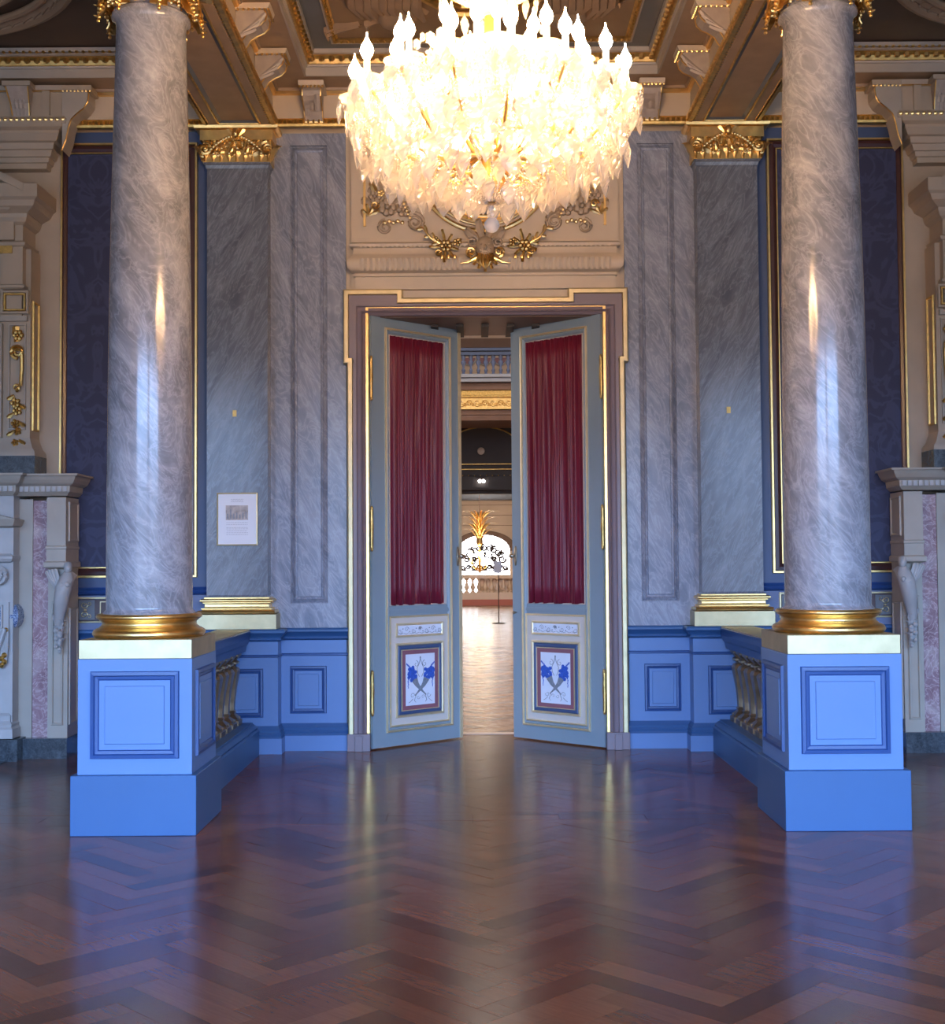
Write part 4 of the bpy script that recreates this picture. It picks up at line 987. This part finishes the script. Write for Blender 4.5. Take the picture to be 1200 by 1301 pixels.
    def sidep(b):
        q = MB(); q.frame(-.07, .07, zs1+.36, ztop-.75, [(0, 0), (.003, .012), (.014, .014), (.018, -.0)], 0); b.add([(xo+y, 9.87-x, z) for x, y, z in q.v], q.f)
    both2('side_gilt_frame', 'old_gold', sidep)
    both2('front_panel_moulding', 'cream_stone', lambda b: (b.frame(xo+.03, xo+.17, zs1+.36, 3.36, [(0, 0), (.003, .014), (.012, .014), (.016, 0)], YO2), b.box(xo+.21, xo+.34, YO2-.04, YO2, zs1+.3, 3.36), b.box(xo+.02, xo+.34, YO2-.03, YO2, 3.38, 3.42)))
    # gilded drop of scroll and flowers
    def drop(b):
        x = xo+.10; y = YO2-.02
        b.flower((x-.01, y, 3.27), .045, 6, .016); b.leaf((x, y, 3.22), (.1, 0, 1), (0, -1, 0), .12, .07, .2)
        b.scroll((x-.01, y-.01, 3.14), .055, 1.7, .016, 1, -pi/2, n=22)
        b.tube([(x-.045, y-.01, 3.12), (x-.045, y-.01, 3.00), (x-.035, y-.01, 2.88), (x, y-.01, 2.84)], [.016, .014, .013, .01], 7)
        b.scroll((x-.0, y-.01, 2.86), .03, 1.3, .011, -1, -pi/2, n=16)
        for k, z in enumerate((2.74, 2.68, 2.58, 2.52, 2.43)): b.flower((x+.008*(-1)**k, y, z), .042-.003*k, 5, .015)
        for k in range(6): b.leaf((x+.02*(-1)**k, y, 2.80-.07*k), (.8*(-1)**k, 0, -.5), (0, -1, 0), .06, .035, .2)
        for k in range(3): b.ball((x, y, 2.38-.03*k), .014, 6, 4)
    both2('gilded_drop', 'old_gold', drop, smooth=True)
    both2('mirror_frame', 'gold', lambda b: (b.box(xo+.30, xo+.36, YO2-.09, YO2-.03, zs1+.34, 3.45), [b.leaf((xo+.27, YO2-.06, zs1+.40+k*.085), (.3*(-1)**k, 0, 1), (-.3, -1, 0), .10, .06, .4, n=4) for k in range(13)]))
    part('mirror', 'slate', om, lambda b: b.box(xo+.34, 2*C-xo-.34, YO2-.02, YO2+.02, zs1+.3, 3.5), sx=s)
    both2('frieze_panel', 'shaded_cream', lambda b: (b.box(xo+.06, C, YO2-.03, YB, 3.42, 3.95), b.frame(xo-.0, xo+.22, 3.43, 3.62, [(0, 0), (.005, .02), (.02, .02), (.026, .0)], YO2-.03)))
    both2('frieze_gilding', 'old_gold', lambda b: b.frame(xo+.02, xo+.20, 3.45, 3.60, [(.004, .01), (.008, .022), (.018, .022), (.022, .01)], YO2-.03))
    both2('gilt_tablet', 'old_gold', lambda b: b.box(xo+.12, xo+.22, YO2-.085, YO2-.06, 3.90, 3.98))
    both2('triglyph', 'cream_stone', lambda b: [b.box(xo+.09+.03*k, xo+.105+.03*k, YO2-.05, YO2-.03, 3.68, 3.80) for k in range(4)])
    both2('capital', 'shaded_cream', lambda b: b.rectprism([(0, 3.62), (.02, 3.63), (.02, 3.65), (.0, 3.66), (0, 3.95), (.02, 3.96), (.03, 3.98), (.0, 4.0), (0, 4.12), (.03, 4.14), (.045, 4.17), (.05, 4.2), (.12, 4.24), (.14, 4.28), (.165, 4.30), (.165, 4.40), (.15, 4.41)], xo+.04, xo+.20, YO2-.07, YB))
    both2('entablature', 'shaded_cream', lambda b: (b.box(xo+.10, C, YO2-.10, YB, 4.0, 4.24), b.rectprism([(0, 4.20), (.03, 4.22), (.05, 4.26), (.05, 4.36), (.08, 4.38)], xo+.14, C, YO2-.14, YB)))
    # segmental pediment
    def seg(b):
        A = []
        for k in range(13):
            t_ = k/12; x = xo-.02+(C-xo+.02)*t_; z = 4.40+.34*sin(t_*pi/2)
            A.append([(x, YO2-.24, z), (x, YO2-.24, z-.06), (x, YO2-.20, z-.075), (x, YO2-.17, z-.12), (x, YO2-.11, z-.14), (x, YO2-.08, z-.20), (x, YB, z-.2), (x, YB, z)])
        b.loft(A, True, True, True)
    both2('curved_pediment', 'shaded_cream', seg)
    # breast cornice: moulded hood that carries the bay frieze forward
    zb = 4.955
    BR = [(-.17, 4.62), (-.165, 4.66), (-.15, 4.665), (-.14, 4.70), (-.125, 4.705), (-.11, 4.75), (-.095, 4.755), (-.085, 4.80), (-.06, 4.81), (-.03, 4.86), (-.03, 4.88), (0, 4.90), (0, 4.93)]
    part('breast_cornice', 'shaded_cream', om, lambda b: b.rectprism(BR, 3.28, 2*C-3.28, 9.70, YB), sx=s)
    part('breast_frieze', 'shaded_cream', om, lambda b: (b.box(3.28, 2*C-3.28, 9.74, YB, 4.93, 5.22), b.rectprism([(.03, 4.93), (.035, 4.96), (.02, 4.99)], 3.28, 2*C-3.28, 9.74, YB), b.rectprism([(.0, 5.18), (.02, 5.19), (.03, 5.23)], 3.28, 2*C-3.28, 9.74, YB), b.box(3.38, 3.44, 9.72, 9.75, 4.98, 5.2)), sx=s)
    part('breast_gilding', 'gold', om, lambda b: ([b.ball((3.27+k*.045, 9.705, 4.958), (.018, .012, .016), 5, 4) for k in range(58)], b.rectprism([(.012, 5.185), (.022, 5.19), (.02, 5.2)], 3.28, 2*C-3.28, 9.74, YB)), sx=s, kind='stuff')
    b_ = thing('wall_bracket', (s*3.28, 9.82, 4.95), 'S-shaped stone bracket at the corner of the %s chimney breast cornice' % side, 'bracket', 'corner brackets of the chimney breasts')
    prof = [(0, 4.72), (.03, 4.80), (.05, 4.90), (.07, 4.96), (.12, 5.01), (.17, 5.05), (.20, 5.10), (.205, 5.16), (.20, 5.19), (0, 5.19)]
    part('console', 'cream_stone', b_, lambda b: b.loft([[(3.28-o, y, z) for o, z in prof] for y in (9.72, 9.90)], True, True, True), sx=s)
    part('console_cap', 'shaded_cream', b_, lambda b: b.box(3.05, 3.28, 9.70, 9.90, 5.185, 5.225), sx=s)
    part('console_gilding', 'gold', b_, lambda b: (b.tube([(3.28-o, 9.72, z) for o, z in prof[:9]], .006, 5), [b.ball((3.06+k*.03, 9.705, 5.18), .010, 5, 4) for k in range(8)]), sx=s)
    fb = thing('wall_bracket', (s*3.60, 9.72, 5.08), 'upright acanthus bracket on the front of the %s chimney breast frieze' % side, 'bracket', 'front brackets of the chimney breasts')
    part('console', 'grey_relief', fb, lambda b: b.loft([[(3.60-w_, 9.745, z), (3.60-w_, 9.745-o, z), (3.60+w_, 9.745-o, z), (3.60+w_, 9.745, z)] for o, w_, z in ((.03, .065, 4.985), (.04, .068, 5.02), (.06, .072, 5.08), (.10, .08, 5.14), (.13, .085, 5.19))], True, True, True), sx=s)
    part('console_cap', 'shaded_cream', fb, lambda b: b.box(3.49, 3.71, 9.60, 9.75, 5.19, 5.225), sx=s)
    part('console_leaf', 'grey_relief', fb, lambda b: [b.leaf((3.60+d*.03, 9.71-.02*k, 4.99+.05*k), (d*.1, -.2, 1), (0, -1, 0), .09, .05, .2) for k in range(3) for d in (-1, 0, 1)], sx=s, smooth=True)
    part('console_gilding', 'gold', fb, lambda b: [(b.tube([(3.60+d*w_, 9.742-o, z) for o, w_, z in ((.03, .065, 4.99), (.04, .068, 5.02), (.06, .072, 5.08), (.10, .08, 5.14), (.13, .085, 5.185))], .006, 5)) for d in (-1, 1)], sx=s)

# ================================================================== CHANDELIER
ch = thing('chandelier', (0, 5.0, 3.2), 'large crystal chandelier with lit candle bulbs hanging in front of the door', 'chandelier')
K0 = (0, 5.0)
def pol(r, a, z): return (r*cos(a), 5.0+r*sin(a), z)
part('stem', 'gold', ch, lambda b: b.lathe([(.012, 2.92), (.03, 2.94), (.05, 3.0), (.03, 3.05), (.05, 3.12), (.075, 3.18), (.04, 3.26), (.022, 3.35), (.05, 3.50), (.06, 3.54), (.025, 3.62), (.02, 3.9), (.05, 4.0), (.02, 4.1), (.012, 4.3), (.010, CEZ-.02), (.06, CEZ-.012), (.065, CEZ)], 0, 5.0, 16), smooth=True)
for R1, z1_, r1_ in ((.52, 3.20, .005), (.36, 3.11, .005), (.22, 3.05, .006), (.20, 3.82, .009), (.28, 4.02, .009)): part('ring', 'crystal' if R1 > .5 else 'gold', ch, lambda b: [b.loft([[(( R_+rr*cos(q))*cos(2*pi*j/48), 5+(R_+rr*cos(q))*sin(2*pi*j/48), z+rr*1.4*sin(q)) for j in range(48)] for q in [2*pi*k/6 for k in range(7)]], True) for R_, z, rr in ((R1, z1_, r1_),)], smooth=True)
# pendant prototype: faceted pear
def drop_mesh(h, w_, name='pendant'):
    b = MB(); n = 6
    prof = [(0.001, 0), (.20, .14), (.38, .30), (.50, .46), (.52, .58), (.42, .72), (.20, .84), (.08, .93), (0.001, 1.0)]
    b.loft([[(w_*r_*cos(2*pi*j/n+(.52 if i % 2 else 0)), w_*.38*r_*sin(2*pi*j/n+(.52 if i % 2 else 0)), -h+h*z) for j in range(n)] for i, (r_, z) in enumerate(prof)], True)
    return b
proto = {}
def pendants(key, h, w_, spots):
    for p, a in spots:
        if key not in proto:
            o = drop_mesh(h, w_).build('pendant', 'crystal', ch, local=True); proto[key] = o
        else:
            o = proto[key].copy(); COL.objects.link(o)
        o.location = (p[0], p[1]-5.0, p[2]-3.2); o.rotation_euler = (random.uniform(-.12, .12), random.uniform(-.12, .12), a+R90+random.uniform(-.5, .5))
sp_big, sp_mid, sp_small = [], [], []
for R_, n_, z_ in ((.53, 44, 3.20), (.45, 38, 3.13), (.35, 30, 3.09), (.24, 20, 3.045), (.13, 10, 3.0)):
    for k in range(n_): a = 2*pi*(k+.5*random.random())/n_; (sp_big if R_ > .3 else sp_mid).append((pol(R_+random.uniform(-.02, .02), a, z_+random.uniform(-.03, .02)), a))
arms = []
for k in range(16): arms.append((.545, 2*pi*(k+.3)/16, 3.315))
for k in range(12): arms.append((.38, 2*pi*(k+.1)/12, 3.42))
for k in range(8): arms.append((.18, 2*pi*(k+.6)/8, 3.50))
for i, (r_, a, z) in enumerate(arms):
    p = pol(r_, a, z)
    arm = MB(); q = []
    for t_ in [j/12 for j in range(13)]:
        rr = .04+(r_-.04)*t_; zz = 3.14+(z-3.14)*t_**2-.10*sin(pi*t_)*(1 if r_ > .2 else .3)
        q.append(pol(rr, a, zz))
    arm.tube(q, [.011-.004*t_/12 for t_ in range(13)], 6); o = arm.build('arm', 'gold', ch, smooth=True)
    c_ = MB(); c_.lathe([(.006, -.01), (.02, -.004), (.052, .002), (.066, .016), (.062, .018), (.03, .008), (.012, .012), (.014, .03)], p[0], p[1], 12, z)
    c_.build('drip_pan', 'crystal', o, smooth=True)
    c_ = MB(); c_.lathe([(.0125, .018), (.0125, .085), (.009, .088)], p[0], p[1], 8, z); c_.build('candle_sleeve', 'candle_sleeve', o, smooth=True)
    c_ = MB(); c_.lathe([(.008, 0), (.020, .018), (.026, .036), (.022, .056), (.011, .074), (.004, .090), (.0015, .108)], p[0], p[1], 8, z+.086); c_.build('bulb', 'bulb', o, smooth=True)
    n_ = 5 if r_ > .3 else 2
    for j in range(n_):
        aa = 2*pi*j/n_+a
        sp = (p[0]+.060*cos(aa), p[1]+.060*sin(aa), z+.01)
        (sp_small if j % 2 else sp_mid).append((sp, aa))
pendants('big', .135, .078, sp_big)
pendants('mid', .11, .058, sp_mid)
pendants('small', .12, .036, sp_small)
px_ = MB()
for R_, n_, z_ in ((.20, 18, 3.81), (.28, 24, 4.01), (.58, 30, 3.32), (.48, 34, 3.30), (.30, 24, 3.40), (.40, 30, 3.22)):
    for k in range(n_):
        q = drop_mesh(.10, .042); a = 2*pi*k/n_; p = pol(R_, a+random.uniform(-.05, .05), z_+random.uniform(-.05, .04)); c1, s1 = cos(a+R90), sin(a+R90)
        px_.add([(p[0]+x*c1-y*s1, p[1]+x*s1+y*c1, p[2]+z) for x, y, z in q.v], q.f)
px_.build('inner_pendants', 'crystal', ch, kind='stuff')
for k in range(18):  # extra bulbs added inside to make the crystals glow
    a = 2*pi*(k+.5)/(6 if k < 6 else 12); p = pol(.16 if k < 6 else .40, a, 3.12 if k < 6 else 3.20)
    part('inner_fill_bulb', 'bulb', ch, lambda b: b.lathe([(.006, 0), (.016, .018), (.020, .036), (.017, .056), (.006, .08)], p[0], p[1], 8, p[2]), smooth=True)
# bead garlands: strings of little cut beads
bd = MB()
def bead(p, r_): bd.add([(p[0]+r_, p[1], p[2]), (p[0], p[1]+r_, p[2]), (p[0]-r_, p[1], p[2]), (p[0], p[1]-r_, p[2]), (p[0], p[1], p[2]+r_*1.2), (p[0], p[1], p[2]-r_*1.2)], [(0, 1, 4), (1, 2, 4), (2, 3, 4), (3, 0, 4), (1, 0, 5), (2, 1, 5), (3, 2, 5), (0, 3, 5)])
def garland(p, q, sag, r_=.0085, step=.017):
    p, q = Vector(p), Vector(q); L = (q-p).length*(1+sag); n_ = max(3, int(L/step))
    for i in range(n_+1):
        t_ = i/n_; m_ = p.lerp(q, t_); bead((m_.x, m_.y, m_.z-sag*(q-p).length*4*t_*(1-t_)*.5), r_)
for k in range(28):    # basket strings from centre to rings
    a = 2*pi*k/28
    garland(pol(.03, a, 2.93), pol(.22, a, 3.035), .12); garland(pol(.22, a, 3.035), pol(.36, a, 3.095), .15); garland(pol(.36, a, 3.095), pol(.50, a, 3.165), .18)
    garland(pol(.05, a, 3.56), pol(.50, a, 3.17), .22); garland(pol(.03, a, 3.72), pol(.20, a, 3.82), .1); garland(pol(.20, a, 3.82), pol(.28, a, 4.02), .1)
    garland(pol(.05, a, 3.30), pol(.36, a, 3.10), .25)
out = [x for x in arms if x[0] > .5]; mid = [x for x in arms if .3 < x[0] < .5]
for i in range(len(out)):
    A, B = out[i], out[(i+1) % len(out)]
    garland(pol(A[0], A[1], A[2]), pol(B[0], B[1]+(2*pi if i == len(out)-1 else 0), B[2]), .55)
    garland(pol(A[0], A[1], A[2]-.02), pol(.50, (A[1]+B[1]+(2*pi if i == len(out)-1 else 0))/2, 3.18), .2)
    for zz in range(6): garland(pol(A[0]+.05*cos(zz), A[1]+.1*sin(zz), A[2]), pol(.50+.03*cos(zz), A[1]+.12*sin(zz*2), 3.16), .2)
for i in range(len(mid)):
    A, B = mid[i], mid[(i+1) % len(mid)]
    garland(pol(*A), pol(B[0], B[1]+(2*pi if i == len(mid)-1 else 0), B[2]), .45)
    for zz in range(5): garland(pol(A[0], A[1]+.1*zz, A[2]), pol(.38, A[1]+.12*zz, 3.12), .15)
bd.build('bead_garlands', 'crystal', ch, kind='stuff')
# rosettes and small plates of glass hung over the arms
ro = MB(); rnd = random.Random(3)
for k in range(260):
    a = rnd.uniform(0, 2*pi); t_ = rnd.random(); rr = .12+.46*t_; zz = 3.14+.30*rnd.random()*(1-.5*(1-t_))
    p = pol(rr, a, zz); ro.ball(p, (.016*rnd.uniform(.6, 1.3), .016, .020*rnd.uniform(.7, 1.6)), 5, 3)
ro.build('glass_rosettes', 'crystal', ch, kind='stuff')
part('ball_finial', 'crystal', ch, lambda b: (b.ball((0, 5, 2.834), .031, 16, 10), b.ball((0, 5, 2.878), .010, 8, 6), b.ball((0, 5, 2.90), .014, 8, 6)), smooth=True)
part('glass_bowl', 'crystal', ch, lambda b: b.lathe([(.02, 3.68), (.06, 3.70), (.085, 3.74), (.09, 3.78), (.08, 3.78), (.05, 3.72), (.02, 3.70)], 0, 5, 20), smooth=True)

# ================================================================== HALL BEYOND THE DOOR
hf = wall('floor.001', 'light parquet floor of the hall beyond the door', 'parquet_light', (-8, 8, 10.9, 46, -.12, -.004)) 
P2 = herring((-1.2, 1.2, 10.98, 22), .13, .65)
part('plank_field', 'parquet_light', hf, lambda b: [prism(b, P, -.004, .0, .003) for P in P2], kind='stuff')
th_ = part('threshold', 'hall_cream', hf, lambda b: b.box(-.95, .97, 10.88, 10.98, -.004, .004))
wall('wall_left.001', 'left wall of the hall beyond', 'hall_cream', (-8.3, -8, 10.9, 46, -.1, 9))
wall('wall_right.001', 'right wall of the hall beyond', 'hall_cream', (8, 8.3, 10.9, 46, -.1, 9))
wall('ceiling.001', 'ceiling of the hall beyond', 'cream', (-8, 8, 10.9, 46, 9, 9.2))
YM = 32.0
def hz(y): return ZZ(615, y, YM)
hb = wall('wall_back.001', 'upper end wall of the hall above the low vestibule', 'hall_cream', (-8, 8, YM+2.0, YM+2.3, hz(560), 9))
mz = thing('mezzanine', (0, YM, hz(505)), 'hall gallery front with gilded frieze seen through the door', 'gallery')
part('gilded_frieze', 'gold', mz, lambda b: b.box(-8, 8, YM-.05, YM+1.9, hz(520), hz(505)))
part('frieze_relief', 'gold', mz, lambda b: [(b.scroll((-2.8+k*.20, YM-.06, hz(512.5)), .085, 1.5, .022, 1 if k % 2 else -1, 0, n=12), b.flower((-2.7+k*.20, YM-.06, hz(514)), .05, 5, .02)) for k in range(30)], kind='stuff')
part('dentil_band', 'old_gold', mz, lambda b: (b.box(-8, 8, YM-.16, YM+1.9, hz(505), hz(497)), [b.box(-3+k*.075, -2.955+k*.075, YM-.2, YM-.15, hz(503), hz(498)) for k in range(84)]), kind='stuff')
part('cornice_shelf', 'hall_brown', mz, lambda b: (b.box(-8, 8, YM-.25, YM+1.9, hz(496.8), hz(493)), b.box(-8, 8, YM-.2, YM+1.9, hz(493), hz(488))))
part('gallery_sill', 'sign_grey', mz, lambda b: (b.box(-8, 8, YM-.32, YM+1.9, hz(487), hz(483)), b.box(-8, 8, YM-.36, YM+1.9, hz(481.5), hz(477.5)), b.box(-8, 8, YM-.28, YM+1.9, hz(483), hz(481.5))))
part('gallery_rail', 'panel_blue', mz, lambda b: (b.box(-8, 8, YM-.2, YM+.1, hz(447), hz(443.5)), b.box(-8, 8, YM-.15, YM+.05, hz(452), hz(448))))
for k in range(41):
    x = -3.76+k*.19; z0, z1 = hz(477), hz(452); h_ = z1-z0
    part('baluster', 'blue_grey_paint', mz, lambda b: b.lathe([(.06, z0), (.06, z0+.05*h_), (.03, z0+.12*h_), (.05, z0+.25*h_), (.025, z0+.36*h_), (.03, z0+.45*h_), (.065, z0+.62*h_), (.06, z0+.7*h_), (.03, z0+.76*h_), (.055, z0+.9*h_), (.055, z1)], x, YM-.05, 8), smooth=True)
part('under_fascia', 'hall_brown', mz, lambda b: (b.box(-8, 8, YM+.02, YM+1.9, hz(534), hz(521)), b.box(-8, 8, YM-.0, YM+1.9, hz(527), hz(524))))
for k in range(9):   # red lunettes on the wall behind the gallery
    x = -1.88+k*.42
    part('lunette', 'mauve_red', mz, lambda b: b.loft([[(x+r_*cos(a_), YM+1.97, hz(430)+.24+r_*1.1*sin(a_)-.42) for a_ in [pi+pi*j/12 for j in range(13)]] for r_ in (.17, .002)], False))
    part('lunette_edge', 'white_stone', mz, lambda b: b.tube([(x+.18*cos(a_), YM+1.95, hz(430)+.24+.18*1.1*sin(a_)-.42) for a_ in [pi+pi*j/12 for j in range(13)]], .02, 5))
part('upper_moulding', 'hall_brown', mz, lambda b: b.box(-8, 8, YM+1.8, YM+2, hz(426), hz(414)))
# dark vestibule ceiling and arches below the gallery
vs = thing('vestibule', (0, YM+3, hz(624)), 'dark low ceiling and arch of the vestibule under the gallery', 'arch')
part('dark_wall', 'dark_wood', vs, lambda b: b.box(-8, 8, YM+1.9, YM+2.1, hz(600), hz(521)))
part('vault_band', 'old_gold', vs, lambda b: b.tube([(.17+.95*cos(a_), YM+1.86, hz(560)+.55*sin(a_)) for a_ in [pi*j/16 for j in range(17)]], .02, 5))
part('roundel', 'grey_relief', vs, lambda b: b.ball((.1, YM+1.84, hz(565)), (.10, .03, .10), 12, 8), smooth=True)
part('gilt_line', 'old_gold', vs, lambda b: (b.box(-8, 8, YM+1.84, YM+1.9, hz(583), hz(582)), b.box(-8, 8, YM+1.82, YM+1.9, hz(590), hz(589)), [b.ball((-1.2+k*.16, YM+1.82, hz(598)), .018, 5, 4) for k in range(16)]))
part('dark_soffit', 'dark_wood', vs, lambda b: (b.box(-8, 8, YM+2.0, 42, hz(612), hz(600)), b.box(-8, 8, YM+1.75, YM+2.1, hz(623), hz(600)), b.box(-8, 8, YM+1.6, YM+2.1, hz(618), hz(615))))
sl = thing('spot_lamp', (.09, YM+1.7, hz(606)), 'pair of small lit spotlights under the hall gallery', 'lamp')
part('fitting', 'dark_iron', sl, lambda b: b.box(.02, .2, YM+1.68, YM+1.74, hz(604), hz(602)))
for x in (.06, .16): part('lens', 'spot_lamp', sl, lambda b: b.ball((x, YM+1.66, hz(606)), .045, 10, 6))
# far end wall with arched window
YE = 43.0
def ez(y): return ZZ(615, y, YE)
cxA = .235
def endwall(b):
    R = .88; zc = ez(700); n_ = 24
    b.box(-8, cxA-R, YE, YE+.3, -.1, 9); b.box(cxA+R, 8, YE, YE+.3, -.1, 9)
    A = [(cxA+R*cos(a_), zc+R*.62*sin(a_)) for a_ in [pi*j/n_ for j in range(n_+1)]]
    for y in (YE, YE+.3):
        b.loft([[(x, y, z) for x, z in A], [(x, y, 9) for x, z in A]], False)
    b.loft([[(x, YE, z) for x, z in A], [(x, YE+.3, z) for x, z in A]], False)
o = MB(); endwall(o); ew = o.build('wall_back.002', 'hall_cream'); ew['kind'] = 'structure'; ew['label'] = 'cream end wall with arched window far down the hall'
part('course_line', 'hall_brown', ew, lambda b: [b.box(-4, 4, YE-.012, YE, ez(y), ez(y)+.015) for y in (642, 655, 668)])
win = thing('window_1', (cxA, YE, 0), 'bright arched window at the far end of the hall', 'window', kind='structure')
part('pane', 'sky_pane', win, lambda b: b.box(cxA-1, cxA+1, YE+.25, YE+.28, .1, 3))
part('arch_moulding', 'hall_brown', win, lambda b: b.loft([[(cxA+(R+.02)*cos(a_), y, ez(700)+(R+.02)*(.62)*sin(a_)) for a_ in [pi*j/24 for j in range(25)]] for R, y in ((.86, YE+.05), (.86, YE-.06), (1.08, YE-.06), (1.1, YE))], False))
def grille(b):
    zc = ez(715)
    for k in range(11):
        a_ = pi*(k+.5)/11; r_ = .62
        b.scroll((cxA+r_*cos(a_), YE+.15, zc+.05+r_*.75*sin(a_)), .13, 1.5, .04, 1 if k % 2 else -1, a_, n=16)
    for k in range(12):
        a_ = pi*(k+.5)/12; b.scroll((cxA+.38*cos(a_), YE+.15, zc+.38*.7*sin(a_)), .09, 1.3, .036, 1 if k % 2 else -1, a_, n=12)
    for k in range(9): b.scroll((cxA-.72+k*.18, YE+.15, zc-.16), .09, 1.4, .036, 1 if k % 2 else -1, 0, n=12)
    for k in range(13):
        x = cxA-.78+k*.13; b.ball((x, YE+.15, ez(722)), (.03, .02, .04), 6, 4)
    b.tube([(cxA-.9, YE+.15, zc-.26), (cxA+.9, YE+.15, zc-.26)], .02, 5)
part('iron_scrollwork', 'dark_iron', win, grille)
hbz = thing('balustrade', (.2, YE-.8, 0), 'pale stone balustrade in front of the arched window down the hall', 'balustrade')
z_t, z_b = ez(730), ez(752)
part('rail', 'hall_cream', hbz, lambda b: b.box(-8, 8, YE-.95, YE-.7, z_t-.12, z_t))
part('plinth', 'hall_cream', hbz, lambda b: b.box(-8, 8, YE-.95, YE-.7, .2, z_b+.0))
part('red_skirting', 'hall_pink', hbz, lambda b: b.box(-8, 8, YE-.98, YE-.68, 0, .2))
part('pier', 'hall_cream', hbz, lambda b: b.box(.02, 8, YE-.74, YE-.70, z_b, z_t))
for k in range(34):
    x = -5.08+k*.205; z0, z1 = z_b, z_t-.12; h_ = z1-z0
    part('baluster', 'hall_cream', hbz, lambda b: b.lathe([(.08, z0), (.08, z0+.08*h_), (.04, z0+.14*h_), (.085, z0+.34*h_), (.075, z0+.45*h_), (.035, z0+.72*h_), (.05, z0+.8*h_), (.035, z0+.86*h_), (.08, z0+.92*h_), (.08, z1)], x, YE-.84, 10), smooth=True)
# hall chandelier with gilded leaf crown
HY = 38.0
def pz(y): return ZZ(609, y, HY)
hc = thing('hanging_lantern', (.06, HY, pz(700)), 'small gilded leaf-crowned chandelier lit before the arched window', 'chandelier')
part('chain', 'dark_iron', hc, lambda b: [b.ball((.06, HY, pz(625)-k*.04), (.012, .012, .022), 5, 4) for k in range(int((pz(625)-pz(660))/.04)+1)])
def crown(b):
    zt, z0 = pz(656), pz(690)
    for k in range(12):
        for j in range(4):
            a_ = 2*pi*k/12+j*.4
            b.leaf((.06+.05*cos(a_), HY+.05*sin(a_), z0+(zt-z0)*(.1+.22*j)), (cos(a_)*.5, sin(a_)*.5, 1), (cos(a_), sin(a_), 0), .40, .065, 1.0, n=5)
    b.lathe([(.04, z0-.1), (.10, z0), (.09, z0+.3), (.03, zt-.1)], .06, HY, 10)
part('leaf_crown', 'gold', hc, crown, smooth=True)
for k in range(10):
    a_ = 2*pi*k/10; x, y = .06+.30*cos(a_), HY+.30*sin(a_)
    o = part('arm', 'gold', hc, lambda b: b.tube([(.06+r_*cos(a_), HY+r_*sin(a_), pz(720)-.12*sin(pi*r_/.30)+.25*(r_/.30)**2) for r_ in [.03*j for j in range(11)]], .014, 5))
    part('bulb', 'hall_bulb', o, lambda b: b.lathe([(.01, 0), (.035, .05), (.03, .12), (.005, .2)], x, y, 8, pz(720)+.28), smooth=True)
part('bottom_finial', 'gold', hc, lambda b: (b.lathe([(.005, pz(729)), (.06, pz(725)), (.03, pz(720)), (.05, pz(712)), (.02, pz(692))], .06, HY, 10), [b.leaf((.06, HY, pz(727)), (cos(2*pi*k/8), sin(2*pi*k/8), .6), (0, 0, -1), .3, .08, -.3) for k in range(8)]), smooth=True)
# notice on a slim stand
st = thing('sign_stand', (pt(633, 740, 30)[0], 30, 0), 'grey notice board on a thin black pole in the hall beyond the door', 'sign')
sxx = pt(633, 740, 30)[0]
part('pole', 'dark_iron', st, lambda b: (b.tube([(sxx, 30, 0), (sxx, 30, ZZ(633, 728, 30))], .012, 6), b.lathe([(.16, 0), (.16, .012), (.02, .03)], sxx, 30, 16)))
part('board', 'sign_grey', st, lambda b: b.box(sxx-.11, sxx+.07, 29.97, 30.0, ZZ(633, 728, 30), ZZ(633, 713, 30)))
